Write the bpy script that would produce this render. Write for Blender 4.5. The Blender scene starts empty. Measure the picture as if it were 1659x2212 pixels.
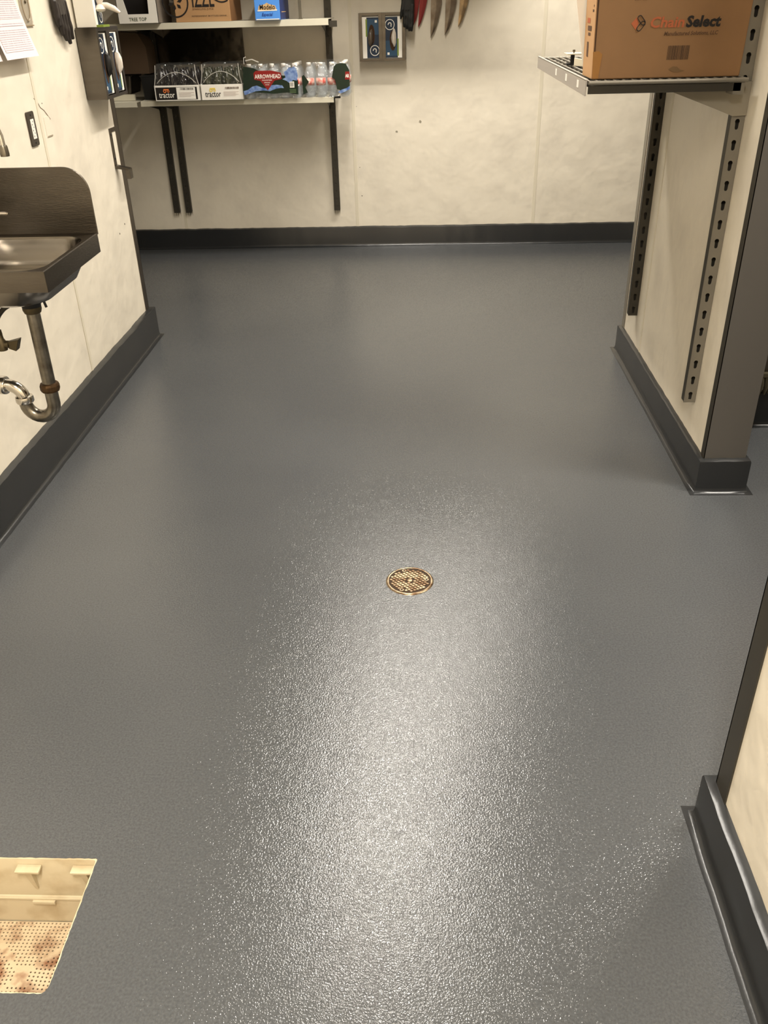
import bpy, bmesh, math, random
from mathutils import Vector, Matrix
C = bpy.context.scene.collection
S = bpy.context.scene
rnd = random.Random(7)
PI = math.pi

# ---------------------------------------------------------------- camera
cam_d = bpy.data.cameras.new('camera'); cam = bpy.data.objects.new('camera', cam_d); C.objects.link(cam)
cam_d.sensor_fit = 'HORIZONTAL'; cam_d.sensor_width = 36.0; cam_d.lens = 40.12
cam_d.clip_start = 0.02; cam_d.clip_end = 60
_r = Vector((0.999003, 0.037589, -0.024096)); _u = Vector((0.001352, 0.513961, 0.857812)); _w = Vector((-0.044628, 0.85699, -0.513398))
_r = Vector((0.999003, _r.y, _r.z))
cam.matrix_world = Matrix(((_r.x, _u.x, -_w.x, 0.0), (_r.y, _u.y, -_w.y, 0.0), (_r.z, _u.z, -_w.z, 1.55), (0, 0, 0, 1)))
S.camera = cam

# ---------------------------------------------------------------- world and exposure
w = bpy.data.worlds.new('world'); S.world = w; w.use_nodes = True
w.node_tree.nodes['Background'].inputs[0].default_value = (1.0, 0.9, 0.78, 1)
w.node_tree.nodes['Background'].inputs[1].default_value = 0.05
S.view_settings.view_transform = 'Standard'; S.view_settings.look = 'None'
S.view_settings.exposure = 0.32; S.view_settings.gamma = 1.0
S.view_settings.use_curve_mapping = False

# ---------------------------------------------------------------- ceiling light powers (the fixtures are built further down)
WARM = (1.0, 0.94, 0.845)
FIXTURES = [  # x, y, size x, size y, watts, label
    (-0.22, 3.65, 0.10, 2.30, 56, 'long ceiling light over the middle of the aisle'),
    (-0.10, -0.55, 0.30, 1.25, 108, 'long ceiling light behind the viewer'),
    (2.10, 2.30, 1.25, 0.26, 66, 'ceiling light in the side room right of the aisle'),
    (0.30, 5.35, 1.60, 0.20, 46, 'ceiling light before the end wall'),
]
CEIL = 3.00
for i, (x, y, sx, sy, p, lab) in enumerate(FIXTURES):
    ld = bpy.data.lights.new('tube_light', 'AREA'); ld.shape = 'RECTANGLE'; ld.size = sx; ld.size_y = sy
    ld.energy = p; ld.color = WARM; ld.spread = math.radians(150)
    lo = bpy.data.objects.new('tube_light', ld); C.objects.link(lo); lo.location = (x, y, CEIL - 0.10)

# ---------------------------------------------------------------- helpers
def lin(c):
    return tuple(((v / 255) / 12.92 if v / 255 <= 0.04045 else ((v / 255 + 0.055) / 1.055) ** 2.4) for v in c)

MATS = {}
def mat(name, rgb, rough=0.5, metal=0.0, noise=None, bump=None, alpha=1.0, trans=0.0, emit=None, spec=0.5, coat=0.0, aniso=None, ior=1.45):
    """rgb are 0-255 base colours; noise=(scale, amount, rgb2); bump=(scale, distance)"""
    if name in MATS: return MATS[name]
    m = bpy.data.materials.new(name); m.use_nodes = True; MATS[name] = m
    nt = m.node_tree; b = nt.nodes['Principled BSDF']
    b.inputs['Base Color'].default_value = (*lin(rgb), 1); b.inputs['Roughness'].default_value = rough
    b.inputs['Metallic'].default_value = metal; b.inputs['Specular IOR Level'].default_value = spec
    b.inputs['Alpha'].default_value = alpha; b.inputs['Transmission Weight'].default_value = trans; b.inputs['IOR'].default_value = ior
    b.inputs['Coat Weight'].default_value = coat
    if emit:
        b.inputs['Emission Color'].default_value = (*emit[0], 1); b.inputs['Emission Strength'].default_value = emit[1]
    if noise or bump:
        g = nt.nodes.new('ShaderNodeNewGeometry'); mp = nt.nodes.new('ShaderNodeMapping')
        nt.links.new(g.outputs['Position'], mp.inputs['Vector'])
        if aniso: mp.inputs['Scale'].default_value = aniso
    if noise:
        n = nt.nodes.new('ShaderNodeTexNoise'); n.inputs['Scale'].default_value = noise[0]; n.inputs['Detail'].default_value = 5
        nt.links.new(mp.outputs['Vector'], n.inputs['Vector'])
        r = nt.nodes.new('ShaderNodeValToRGB')
        r.color_ramp.elements[0].position = 0.5 - noise[1] / 2 if len(noise) < 4 else noise[3]
        r.color_ramp.elements[1].position = 0.5 + noise[1] / 2 if len(noise) < 4 else noise[4]
        r.color_ramp.elements[0].color = (*lin(noise[2]), 1); r.color_ramp.elements[1].color = (*lin(rgb), 1)
        nt.links.new(n.outputs['Fac'], r.inputs['Fac']); nt.links.new(r.outputs['Color'], b.inputs['Base Color'])
    if bump:
        n2 = nt.nodes.new('ShaderNodeTexNoise'); n2.inputs['Scale'].default_value = bump[0]; n2.inputs['Detail'].default_value = 2
        nt.links.new(mp.outputs['Vector'], n2.inputs['Vector'])
        bp = nt.nodes.new('ShaderNodeBump'); bp.inputs['Distance'].default_value = bump[1]; bp.inputs['Strength'].default_value = 1
        nt.links.new(n2.outputs['Fac'], bp.inputs['Height']); nt.links.new(bp.outputs['Normal'], b.inputs['Normal'])
    return m

class MB:
    def __init__(s, T=None): s.v = []; s.f = []; s.T = T
    def add(s, vs, fs):
        n = len(s.v); s.v += [Vector(s.T(*p)) if s.T else Vector(p) for p in vs]; s.f += [tuple(i + n for i in f) for f in fs]
        return s
    def box(s, x0, x1, y0, y1, z0, z1):
        return s.add([(x0, y0, z0), (x1, y0, z0), (x1, y1, z0), (x0, y1, z0), (x0, y0, z1), (x1, y0, z1), (x1, y1, z1), (x0, y1, z1)],
                     [(0, 3, 2, 1), (4, 5, 6, 7), (0, 1, 5, 4), (1, 2, 6, 5), (2, 3, 7, 6), (3, 0, 4, 7)])
    def loft(s, rings, cap=True, close=True):
        vs = [p for r in rings for p in r]; n = len(rings[0]); fs = []
        for k in range(len(rings) - 1):
            for i in range(n if close else n - 1):
                j = (i + 1) % n; a = k * n; fs.append((a + i, a + j, a + n + j, a + n + i))
        if cap: fs.append(tuple(range(n - 1, -1, -1))); fs.append(tuple((len(rings) - 1) * n + i for i in range(n)))
        return s.add(vs, fs)
    def prism(s, pts, axis, a, b):
        """pts 2-D outline; axis is the extrusion axis"""
        def m(p, t): return {'x': (t, p[0], p[1]), 'y': (p[0], t, p[1]), 'z': (p[0], p[1], t)}[axis]
        return s.loft([[m(p, a) for p in pts], [m(p, b) for p in pts]])
    def tube(s, pts, r, n=12, cap=True):
        pts = [Vector(p) for p in pts]; rings = []; rr = r if isinstance(r, (list, tuple)) else [r] * len(pts)
        ref = None
        for i, p in enumerate(pts):
            d = (pts[min(i + 1, len(pts) - 1)] - pts[max(i - 1, 0)]).normalized()
            if ref is None:
                ref = Vector((0, 0, 1)) if abs(d.z) < 0.9 else Vector((1, 0, 0))
            a = (ref - d * ref.dot(d)).normalized(); ref = a; b = d.cross(a)
            rings.append([tuple(p + (a * math.cos(2 * PI * k / n) + b * math.sin(2 * PI * k / n)) * rr[i]) for k in range(n)])
        return s.loft(rings, cap)
    def lathe(s, prof, c=(0, 0, 0), n=20, axis='z'):
        rings = []
        for r, h in prof:
            ring = []
            for k in range(n):
                a = 2 * PI * k / n; p = (r * math.cos(a), r * math.sin(a), h)
                if axis == 'y': p = (p[0], h, p[1])
                if axis == 'x': p = (h, p[0], p[1])
                ring.append((c[0] + p[0], c[1] + p[1], c[2] + p[2]))
            rings.append(ring)
        return s.loft(rings)

ORG = {}
def origin(o):
    while o.parent: o = o.parent
    return ORG.get(o, Vector((0, 0, 0)))

def tag(o, label=None, cat=None, group=None, kind=None):
    if label: o['label'] = label
    if cat: o['category'] = cat
    if group: o['group'] = group
    if kind: o['kind'] = kind
    return o

def thing(name, loc, label, cat, group=None):
    o = bpy.data.objects.new(name, None); C.objects.link(o); o.location = loc; ORG[o] = Vector(loc); o.empty_display_size = 0.05
    return tag(o, label, cat, group)

def obj(name, mb, m, parent=None, bevel=0, smooth=False, loc=None, label=None, kind=None):
    org = origin(parent) if parent else Vector(loc or (0, 0, 0))
    me = bpy.data.meshes.new(name); me.from_pydata([tuple(v - org) for v in mb.v], [], mb.f)
    bm = bmesh.new(); bm.from_mesh(me); bmesh.ops.recalc_face_normals(bm, faces=bm.faces); bm.to_mesh(me); bm.free()
    me.materials.append(m)
    o = bpy.data.objects.new(name, me); C.objects.link(o)
    if parent: o.parent = parent
    else: o.location = org; ORG[o] = org
    if smooth:
        me.shade_smooth()
        try: me.set_sharp_from_angle(angle=math.radians(40))
        except Exception: pass
    if bevel:
        b = o.modifiers.new('bevel', 'BEVEL'); b.width = bevel; b.segments = 2; b.limit_method = 'ANGLE'
    if label: o['label'] = label
    if kind: o['kind'] = kind
    return o

def inst(name, mesh, parent, world, rotz=0):
    o = bpy.data.objects.new(name, mesh); C.objects.link(o); o.parent = parent
    o.location = Vector(world) - origin(parent); o.rotation_euler = (0, 0, rotz)
    return o

def text(s, size, org, right, up, m, parent, bold=0.0, shear=0.0, align='LEFT', width=None, thick=0.0003, name='printed_lettering', spacing=1.0):
    cu = bpy.data.curves.new('t', 'FONT'); cu.body = s; cu.size = size; cu.offset = bold; cu.shear = shear; cu.align_x = align
    cu.resolution_u = 2; cu.space_character = spacing; cu.space_word = 1.0
    to = bpy.data.objects.new('t', cu); C.objects.link(to)
    dg = bpy.context.evaluated_depsgraph_get(); me = bpy.data.meshes.new_from_object(to.evaluated_get(dg))
    bpy.data.objects.remove(to); bpy.data.curves.remove(cu)
    R = Vector(right).normalized(); U = Vector(up).normalized(); N = R.cross(U)
    sc = 1.0
    if width and me.vertices:
        xs = [v.co.x for v in me.vertices]; sc = width / max(1e-6, max(xs) - min(xs))
    o0 = origin(parent)
    for v in me.vertices: v.co = Vector(org) + R * v.co.x * sc + U * v.co.y + N * thick - o0
    me.materials.clear(); me.materials.append(m); me.name = name
    o = bpy.data.objects.new(name, me); C.objects.link(o); o.parent = parent
    return o

def rrect(x0, x1, y0, y1, r, n=6):
    pts = []
    for cx, cy, a0 in ((x1 - r, y0 + r, -PI / 2), (x1 - r, y1 - r, 0), (x0 + r, y1 - r, PI / 2), (x0 + r, y0 + r, PI)):
        for k in range(n + 1):
            a = a0 + PI / 2 * k / n; pts.append((cx + r * math.cos(a), cy + r * math.sin(a)))
    return pts

# ---------------------------------------------------------------- materials
def floor_material(name, k=1.0, grit=1.0):
    m = bpy.data.materials.new(name); m.use_nodes = True; nt = m.node_tree; b = nt.nodes['Principled BSDF']; L = nt.links.new
    g = nt.nodes.new('ShaderNodeNewGeometry')
    n0 = nt.nodes.new('ShaderNodeTexNoise'); n0.inputs['Scale'].default_value = 1.6; n0.inputs['Detail'].default_value = 3; L(g.outputs['Position'], n0.inputs['Vector'])
    r0 = nt.nodes.new('ShaderNodeValToRGB'); r0.color_ramp.elements[0].position = 0.3; r0.color_ramp.elements[1].position = 0.7
    r0.color_ramp.elements[0].color = (0.064 * k, 0.067 * k, 0.070 * k, 1); r0.color_ramp.elements[1].color = (0.073 * k, 0.076 * k, 0.078 * k, 1)
    L(n0.outputs['Fac'], r0.inputs['Fac'])
    nf = nt.nodes.new('ShaderNodeTexNoise'); nf.inputs['Scale'].default_value = 190; nf.inputs['Detail'].default_value = 3; L(g.outputs['Position'], nf.inputs['Vector'])
    rf = nt.nodes.new('ShaderNodeMapRange'); rf.inputs['From Min'].default_value = .3; rf.inputs['From Max'].default_value = .7
    rf.inputs['To Min'].default_value = 1 - .16 * min(1, grit * 1.2); rf.inputs['To Max'].default_value = 1 + .16 * min(1, grit * 1.2); L(nf.outputs['Fac'], rf.inputs['Value'])
    mf = nt.nodes.new('ShaderNodeVectorMath'); mf.operation = 'SCALE'; L(r0.outputs['Color'], mf.inputs[0]); L(rf.outputs[0], mf.inputs['Scale']); L(mf.outputs[0], b.inputs['Base Color'])
    rr = nt.nodes.new('ShaderNodeMapRange'); rr.inputs['From Min'].default_value = .38; rr.inputs['From Max'].default_value = .62
    rr.inputs['To Min'].default_value = .06 + .2 * (1 - grit); rr.inputs['To Max'].default_value = .16 + .1 * (1 - grit); L(nf.outputs['Fac'], rr.inputs['Value'])
    L(rr.outputs[0], b.inputs['Roughness']); b.inputs['Specular IOR Level'].default_value = 0.5
    n1 = nt.nodes.new('ShaderNodeTexNoise'); n1.inputs['Scale'].default_value = 235; n1.inputs['Detail'].default_value = 1.0; n1.inputs['Roughness'].default_value = 0.65
    n2 = nt.nodes.new('ShaderNodeTexNoise'); n2.inputs['Scale'].default_value = 26; n2.inputs['Detail'].default_value = 2
    L(g.outputs['Position'], n1.inputs['Vector']); L(g.outputs['Position'], n2.inputs['Vector'])
    b1 = nt.nodes.new('ShaderNodeBump'); b1.inputs['Distance'].default_value = 0.00088 * grit; b1.inputs['Strength'].default_value = 1
    b2 = nt.nodes.new('ShaderNodeBump'); b2.inputs['Distance'].default_value = 0.0004; b2.inputs['Strength'].default_value = 1
    L(n1.outputs['Fac'], b1.inputs['Height']); L(n2.outputs['Fac'], b2.inputs['Height'])
    L(b2.outputs['Normal'], b1.inputs['Normal']); L(b1.outputs['Normal'], b.inputs['Normal'])
    return m
M_floor = floor_material('grey_epoxy_floor')
M_base = floor_material('grey_epoxy_base', 0.30, 0.10)
def wall_material():
    m = bpy.data.materials.new('cream_wall_panel'); m.use_nodes = True; nt = m.node_tree; b = nt.nodes['Principled BSDF']; L = nt.links.new
    g = nt.nodes.new('ShaderNodeNewGeometry')
    n = nt.nodes.new('ShaderNodeTexNoise'); n.inputs['Scale'].default_value = 5.5; n.inputs['Detail'].default_value = 6; L(g.outputs['Position'], n.inputs['Vector'])
    r = nt.nodes.new('ShaderNodeValToRGB'); e = r.color_ramp.elements
    e[0].position = 0.28; e[0].color = (*lin((217, 208, 191)), 1); e[1].position = 0.52; e[1].color = (*lin((228, 219, 201)), 1)
    L(n.outputs['Fac'], r.inputs['Fac'])
    # small dark specks and scuffs
    v = nt.nodes.new('ShaderNodeTexNoise'); v.inputs['Scale'].default_value = 38; v.inputs['Detail'].default_value = 3; L(g.outputs['Position'], v.inputs['Vector'])
    r2 = nt.nodes.new('ShaderNodeValToRGB'); q = r2.color_ramp.elements; q[0].position = 0.25; q[0].color = (0.62, 0.58, 0.52, 1); q[1].position = 0.32; q[1].color = (1, 1, 1, 1)
    L(v.outputs['Fac'], r2.inputs['Fac'])
    mx = nt.nodes.new('ShaderNodeMix'); mx.data_type = 'RGBA'; mx.blend_type = 'MULTIPLY'; mx.inputs[0].default_value = 0.12
    L(r.outputs['Color'], mx.inputs[6]); L(r2.outputs['Color'], mx.inputs[7]); L(mx.outputs[2], b.inputs['Base Color'])
    b.inputs['Roughness'].default_value = 0.42; b.inputs['Specular IOR Level'].default_value = 0.4
    n2 = nt.nodes.new('ShaderNodeTexNoise'); n2.inputs['Scale'].default_value = 9; L(g.outputs['Position'], n2.inputs['Vector'])
    bp = nt.nodes.new('ShaderNodeBump'); bp.inputs['Distance'].default_value = 0.006; L(n2.outputs['Fac'], bp.inputs['Height']); L(bp.outputs['Normal'], b.inputs['Normal'])
    return m
M_wall = wall_material()
M_seam = mat('cream_seam_strip', (218, 209, 188), 0.45)
M_gap = mat('seam_shadow_gap', (96, 86, 70), 0.8)
M_ceil = mat('white_ceiling', (205, 200, 188), 0.85)
M_cap = mat('brushed_end_cap', (122, 117, 110), 0.5, 0.7)
M_brkt = mat('galvanised_bracket', (150, 142, 126), 0.5, 0.35)
M_bowl = mat('polished_bowl_steel', (126, 120, 111), 0.2, 1.0)
M_steel = mat('stainless_steel', (108, 102, 94), 0.3, 1.0, noise=(3.5, 0.5, (88, 82, 75)), bump=(60, 0.0004), aniso=(1, 1, 5))
M_steel_d = mat('dull_stainless', (112, 104, 95), 0.4, 1.0, noise=(4, 0.6, (94, 87, 79)))
M_chrome = mat('chrome', (205, 200, 192), 0.13, 1.0)
M_pipe = mat('tarnished_chrome', (150, 145, 134), 0.3, 1.0, noise=(30, 0.5, (98, 90, 78)))
M_brass = mat('rusty_nut', (92, 70, 45), 0.55, 0.8, noise=(60, 0.5, (58, 40, 24)))
M_valve = mat('dark_bronze_valve', (92, 82, 62), 0.45, 0.9)
M_hose = mat('dark_braided_hose', (62, 58, 50), 0.55, 0.5, bump=(300, 0.002))
M_black = mat('black_rubber', (16, 15, 14), 0.55)
M_std = mat('grey_steel_standard', (132, 126, 114), 0.4, 0.35)
M_std_dark = mat('dark_steel_standard', (70, 66, 58), 0.5, 0.6)
M_shelfw = mat('cream_painted_shelf', (212, 206, 186), 0.4)
M_card = mat('brown_cardboard', (138, 103, 68), 0.85, noise=(7, 0.6, (128, 95, 62)))
M_card2 = mat('tan_cardboard', (182, 142, 98), 0.8, noise=(6, 0.6, (170, 130, 88)))
M_cdark = mat('dark_cardboard_inside', (66, 42, 22), 0.9)
M_cbrown = mat('dark_brown_carton', (84, 66, 48), 0.85)
M_white = mat('white_card', (244, 239, 228), 0.6)
M_whitep = mat('white_plastic', (232, 228, 218), 0.4)
M_ink = mat('black_ink', (26, 20, 16), 0.7)
M_inkb = mat('faded_ink', (84, 58, 36), 0.75)
M_inkr = mat('faded_red_ink', (166, 88, 52), 0.75)
M_tape = mat('brown_packing_tape', (150, 106, 58), 0.25)
M_green = mat('dark_green_print', (9, 40, 22), 0.22, noise=(24, 0.5, (4, 20, 14)))
M_blue = mat('blue_mountain_print', (40, 78, 150), 0.3, noise=(40, 0.45, (150, 174, 210)))
M_red = mat('red_print', (136, 22, 20), 0.35)
M_modelo = mat('bright_blue_carton', (78, 144, 228), 0.5)
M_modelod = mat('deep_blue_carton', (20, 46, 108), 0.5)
M_navy = mat('navy_print', (20, 40, 62), 0.45)
M_teal = mat('blue_print', (34, 70, 98), 0.45)
M_lime = mat('green_print', (122, 140, 52), 0.5)
M_nitrile = mat('black_nitrile', (20, 20, 18), 0.5)
M_nitrile2 = mat('dark_brown_rubber', (44, 38, 34), 0.5)
M_glovew = mat('pale_glove_vinyl', (226, 214, 200), 0.4)
def film_material():
    m = bpy.data.materials.new('clear_wrap_film'); m.use_nodes = True; nt = m.node_tree; L = nt.links.new
    nt.nodes.remove(nt.nodes['Principled BSDF']); out = nt.nodes['Material Output']
    tr = nt.nodes.new('ShaderNodeBsdfTransparent'); gl = nt.nodes.new('ShaderNodeBsdfGlossy'); gl.inputs['Roughness'].default_value = .10
    df = nt.nodes.new('ShaderNodeBsdfDiffuse'); df.inputs['Color'].default_value = (.7, .7, .68, 1)
    g = nt.nodes.new('ShaderNodeNewGeometry'); n = nt.nodes.new('ShaderNodeTexNoise'); n.inputs['Scale'].default_value = 34; n.inputs['Detail'].default_value = 2; L(g.outputs['Position'], n.inputs['Vector'])
    bp = nt.nodes.new('ShaderNodeBump'); bp.inputs['Distance'].default_value = .02; L(n.outputs['Fac'], bp.inputs['Height']); L(bp.outputs['Normal'], gl.inputs['Normal'])
    a = nt.nodes.new('ShaderNodeMixShader'); a.inputs[0].default_value = .025; L(tr.outputs[0], a.inputs[1]); L(df.outputs[0], a.inputs[2])
    b = nt.nodes.new('ShaderNodeMixShader'); b.inputs[0].default_value = .07; L(a.outputs[0], b.inputs[1]); L(gl.outputs[0], b.inputs[2]); L(b.outputs[0], out.inputs[0])
    return m
M_film = film_material()
M_pet = mat('clear_bottle_plastic', (205, 212, 214), 0.12, alpha=0.26, spec=0.7)
M_water = mat('dark_bottle_glass', (20, 10, 10), 0.1)
M_olive = mat('olive_bottle_glass', (42, 44, 26), 0.1)
M_orange = mat('orange_print', (226, 124, 66), 0.5)
M_yellow = mat('yellow_print', (236, 208, 92), 0.5)
M_grey = mat('grey_plastic_strip', (160, 152, 142), 0.5)
M_plate = mat('dark_outlet_plate', (78, 70, 62), 0.4, 0.6)
M_pvc = mat('cream_pvc', (194, 180, 150), 0.42, noise=(14, 0.5, (172, 154, 122), 0.30, 0.52))
M_pvcs = mat('stained_cream_pvc', (204, 184, 152), 0.45, noise=(22, 0.5, (128, 84, 56), 0.34, 0.54))
M_bronze = mat('worn_bronze', (164, 148, 122), 0.32, 0.9, noise=(28, 0.5, (104, 80, 58), 0.40, 0.62))
M_bronzed = mat('dark_bronze_ground', (52, 38, 24), 0.55, 0.7)
M_knife = mat('knife_blade_steel', (120, 112, 102), 0.28, 1.0, noise=(20, 0.5, (84, 74, 66)))
M_redh = mat('red_reflection_blade', (122, 40, 40), 0.35, 0.5)  # steel blade with a red reflection put into its base colour
M_lamp = mat('lamp_diffuser', (255, 250, 240), 0.5, emit=((1.0, 0.88, 0.72), 3.0))

# ---------------------------------------------------------------- the setting
XL, XS, XN, YE = -1.468, 1.0, 0.617, 6.42       # left wall, stub wall, near wall, end wall
HOLE = (-1.0, -0.690, 0.868, 1.157)
def build_floor():
    bm = bmesh.new()
    outer = [(-4.0, -2.2), (4.2, -2.2), (4.2, 6.6), (-4.0, 6.6)]
    pts = rrect(HOLE[0], HOLE[1], HOLE[2], HOLE[3], 0.003, 4); near = rrect(HOLE[0], HOLE[1], HOLE[2], HOLE[3], 0.017, 4)
    pts = near[:5] + pts[5:15] + near[15:]
    inner = []
    for i in range(len(pts)):                               # ragged paint edge round the floor sink
        a = Vector(pts[i]); b = Vector(pts[(i + 1) % len(pts)]); n = max(1, int((b - a).length / 0.008))
        for k in range(n):
            q = a.lerp(b, k / n); inner.append((q.x + rnd.uniform(-.0009, .0009), q.y + rnd.uniform(-.0009, .0009)))
    es = []
    for loop in (outer, inner):
        vs = [bm.verts.new((x, y, 0)) for x, y in loop]
        es += [bm.edges.new((vs[i], vs[(i + 1) % len(vs)])) for i in range(len(vs))]
        if loop is inner:
            lo = [bm.verts.new((x, y, -0.006)) for x, y in loop]
            for i in range(len(vs)): bm.faces.new((vs[i], vs[(i + 1) % len(vs)], lo[(i + 1) % len(vs)], lo[i]))
    bmesh.ops.triangle_fill(bm, use_beauty=True, edges=es)
    for f in bm.faces:
        if abs(f.calc_center_median().z) < 1e-6 and f.normal.z < 0: f.normal_flip()
    me = bpy.data.meshes.new('floor'); bm.to_mesh(me); bm.free(); me.materials.append(M_floor)
    o = bpy.data.objects.new('floor', me); C.objects.link(o); tag(o, 'glossy grey epoxy floor with a fine pebbled grain', kind='structure')
    return o
floor = build_floor()

def struct(name, mb, m, label=None):
    o = obj(name, mb, m); return tag(o, label, kind='structure')

def panelled_wall(name, core, panels, seams, label):
    w_ = struct(name, core, M_gap, label)
    for p in panels: obj('wall_panel', MB().box(*p), M_wall, w_)
    for s_ in seams: obj('seam_strip', MB().box(*s_), M_seam, w_, bevel=0.0008)
    return w_

PT = 0.004
# end wall
xs = [-3.2, -1.728, -0.467, 0.80, 2.2, 4.0]
panelled_wall('wall_end', MB().box(-3.2, 4.0, YE + PT, YE + 0.12, 0, CEIL),
              [(a + .001, b - .001, YE, YE + PT, 0.02, CEIL) for a, b in zip(xs[:-1], xs[1:])],
              [(x - 0.011, x + 0.011, YE - 0.0022, YE, 0.05, CEIL) for x in xs[1:-1]], 'cream panelled wall at the far end')
# left wall, ends in the aisle at y = 4.45
ys = [-2.2, 1.1, 2.33, 3.55, 4.45]
LW = panelled_wall('wall_left', MB().box(XL - 0.126, XL - PT, -2.2, 4.45, 0, CEIL),
              [(XL - PT, XL, a + .001, b - .001, 0.02, CEIL) for a, b in zip(ys[:-1], ys[1:])],
              [(XL, XL + 0.0022, y - 0.010, y + 0.010, 0.05, CEIL) for y in ys[1:-1]], 'cream panelled wall on the left behind the hand sink')
obj('corner_guard', MB().box(XL, XL + 0.0035, 4.405, 4.455, 0.14, CEIL).box(XL - .13, XL + 0.0035, 4.452, 4.4555, 0.14, CEIL), M_steel_d, LW, label='brown-grey steel corner guard')
# stub wall on the right
SX1, SY0, SY1 = 1.140, 2.745, 4.185
SW = panelled_wall('wall_right', MB().box(XS + PT, SX1, SY0, SY1, 0, CEIL),
              [(XS, XS + PT, SY0 + 0.001, 3.805, 0.02, CEIL), (XS, XS + PT, 3.808, SY1 - .001, 0.02, CEIL)],
              [(XS - 0.0018, XS, 3.797, 3.816, 0.05, CEIL)], 'cream stub wall right of the aisle, with a steel end')
obj('end_cap', MB().box(XS - 0.003, SX1 + 0.003, SY0 - 0.0035, SY0, 0.10, CEIL), M_cap, SW, label='brushed steel cap on the near end of the stub wall')
obj('corner_guard', MB().box(XS - 0.0035, XS, SY0 - 0.0035, SY0 + 0.032, 0.10, CEIL), M_std_dark, SW, label='dark steel return of the end cap')
obj('corner_guard', MB().box(XS - 0.0035, XS, SY1 - 0.045, SY1 + 0.003, 0.10, CEIL), M_std, SW, label='steel guard on the far corner')
# near wall on the right
NW = panelled_wall('wall_near_right', MB().box(XN + PT, XN + 0.12, -2.2, 1.268, 0, CEIL),
              [(XN, XN + PT, -2.2, 1.262, 0.02, CEIL)], [], 'cream wall at the near right')
obj('corner_guard', MB().box(XN - 0.0035, XN, 1.214, 1.2715, 0.10, CEIL).box(XN - .0035, XN + .125, 1.268, 1.2715, 0.1, CEIL), M_std_dark, NW, label='dark steel corner guard')
# side room on the right, seen through the gap
struct('wall_side_room', MB().box(SX1, 4.0, 3.30, 3.42, 0, CEIL), M_wall, 'cream wall of the side room right of the stub wall')
struct('wall_far_right', MB().box(4.0, 4.12, -2.2, 6.54, 0, CEIL), M_wall)
struct('wall_far_left', MB().box(-3.32, -3.2, -2.2, 6.54, 0, CEIL), M_wall)
struct('wall_back', MB().box(-3.3, 4.1, -2.32, -2.2, 0, CEIL), M_wall)
struct('ceiling', MB().box(-3.3, 4.1, -2.3, 6.54, CEIL, CEIL + 0.1), M_ceil)

def sweep_base(name, path, h, t, label, closed=False, side=1):
    """coved base: path runs along the wall face, the profile is set off to its right (side=1)"""
    pts = [Vector((x, y)) for x, y in path]; n = len(pts)
    out = []
    for i in range(n):
        a = (pts[i] - pts[i - 1]).normalized() if (i > 0 or closed) else None
        b = (pts[(i + 1) % n] - pts[i]).normalized() if (i < n - 1 or closed) else None
        na = Vector((a.y, -a.x)) * side if a else None; nb = Vector((b.y, -b.x)) * side if b else None
        if na and nb: m_ = (na + nb).normalized(); m_ = m_ / max(0.3, m_.dot(na))
        else: m_ = na or nb
        out.append(m_)
    prof = [(0.0, h), (t * 0.5, h - 0.001), (t * 0.92, h - 0.005), (t, h - 0.011), (t, 0.020), (t + 0.0015, 0.010), (t + 0.005, 0.0045), (t + 0.012, 0.0012), (t + 0.022, 0.0002)]
    P_, M_ = [], []
    for i in range(n if closed else n - 1):
        j = (i + 1) % n; L_ = (pts[j] - pts[i]).length; k_ = max(1, int(L_ / 0.03))
        for k in range(k_):
            f = k / k_; P_.append(pts[i].lerp(pts[j], f)); M_.append(out[i].lerp(out[j], f) if k else out[i])
    if not closed: P_.append(pts[-1]); M_.append(out[-1])
    # interior samples must keep the straight normal
    rings = []; dz = 0
    for k, (p_, m_) in enumerate(zip(P_, M_)):
        dz = dz * 0.5 + rnd.uniform(-.0016, .0016); w_ = rnd.uniform(-.0008, .0008)
        rings.append([(p_.x + m_.x * (d + (w_ if d > 0 else 0)), p_.y + m_.y * (d + (w_ if d > 0 else 0)), z + (dz if q < 3 else 0)) for q, (d, z) in enumerate(prof)])
    mb = MB()
    if closed: rings.append(rings[0])
    mb.loft(rings, cap=not closed, close=False)
    o = obj(name, mb, M_base, smooth=True); return tag(o, label, kind='structure')
def dense(path):
    return path
EPS = 1e-3
def corner_path(path):
    """insert points just beside each corner so the offset stays straight between corners"""
    out = []
    for i, p in enumerate(path):
        p = Vector(p)
        if 0 < i:
            q = Vector(path[i - 1]); out.append(tuple(p + (q - p).normalized() * 0.05))
        out.append(tuple(p))
        if i < len(path) - 1:
            q = Vector(path[i + 1]); out.append(tuple(p + (q - p).normalized() * 0.05))
    return out
# straight runs between near-corner points have equal offsets; corner points carry the mitre
sweep_base('baseboard_left', [(XL, -2.2), (XL, 4.40), (XL, 4.456), (XL - .05, 4.456), (XL - .13, 4.456)], 0.163, 0.029, 'coved grey base along the left wall')
sweep_base('baseboard_end', [(-3.2, YE), (4.0, YE)], 0.137, 0.022, 'coved grey base along the end wall')
sweep_base('baseboard_right', [(SX1, 3.3), (SX1, 2.80), (SX1, SY0 - .003), (SX1 - .04, SY0 - .003), (XS + .04, SY0 - .003), (XS, SY0 - .003), (XS, 2.80), (XS, 4.13), (XS, SY1), (XS + .05, SY1), (SX1, SY1)], 0.128, 0.020, 'coved grey base wrapped round the stub wall', side=-1)
sweep_base('baseboard_near_right', [(XN + .124, 1.271), (XN + .05, 1.271), (XN, 1.271), (XN, 1.22), (XN, -2.2)], 0.130, 0.027, 'coved grey base along the near right wall', side=-1) if False else None
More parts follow.
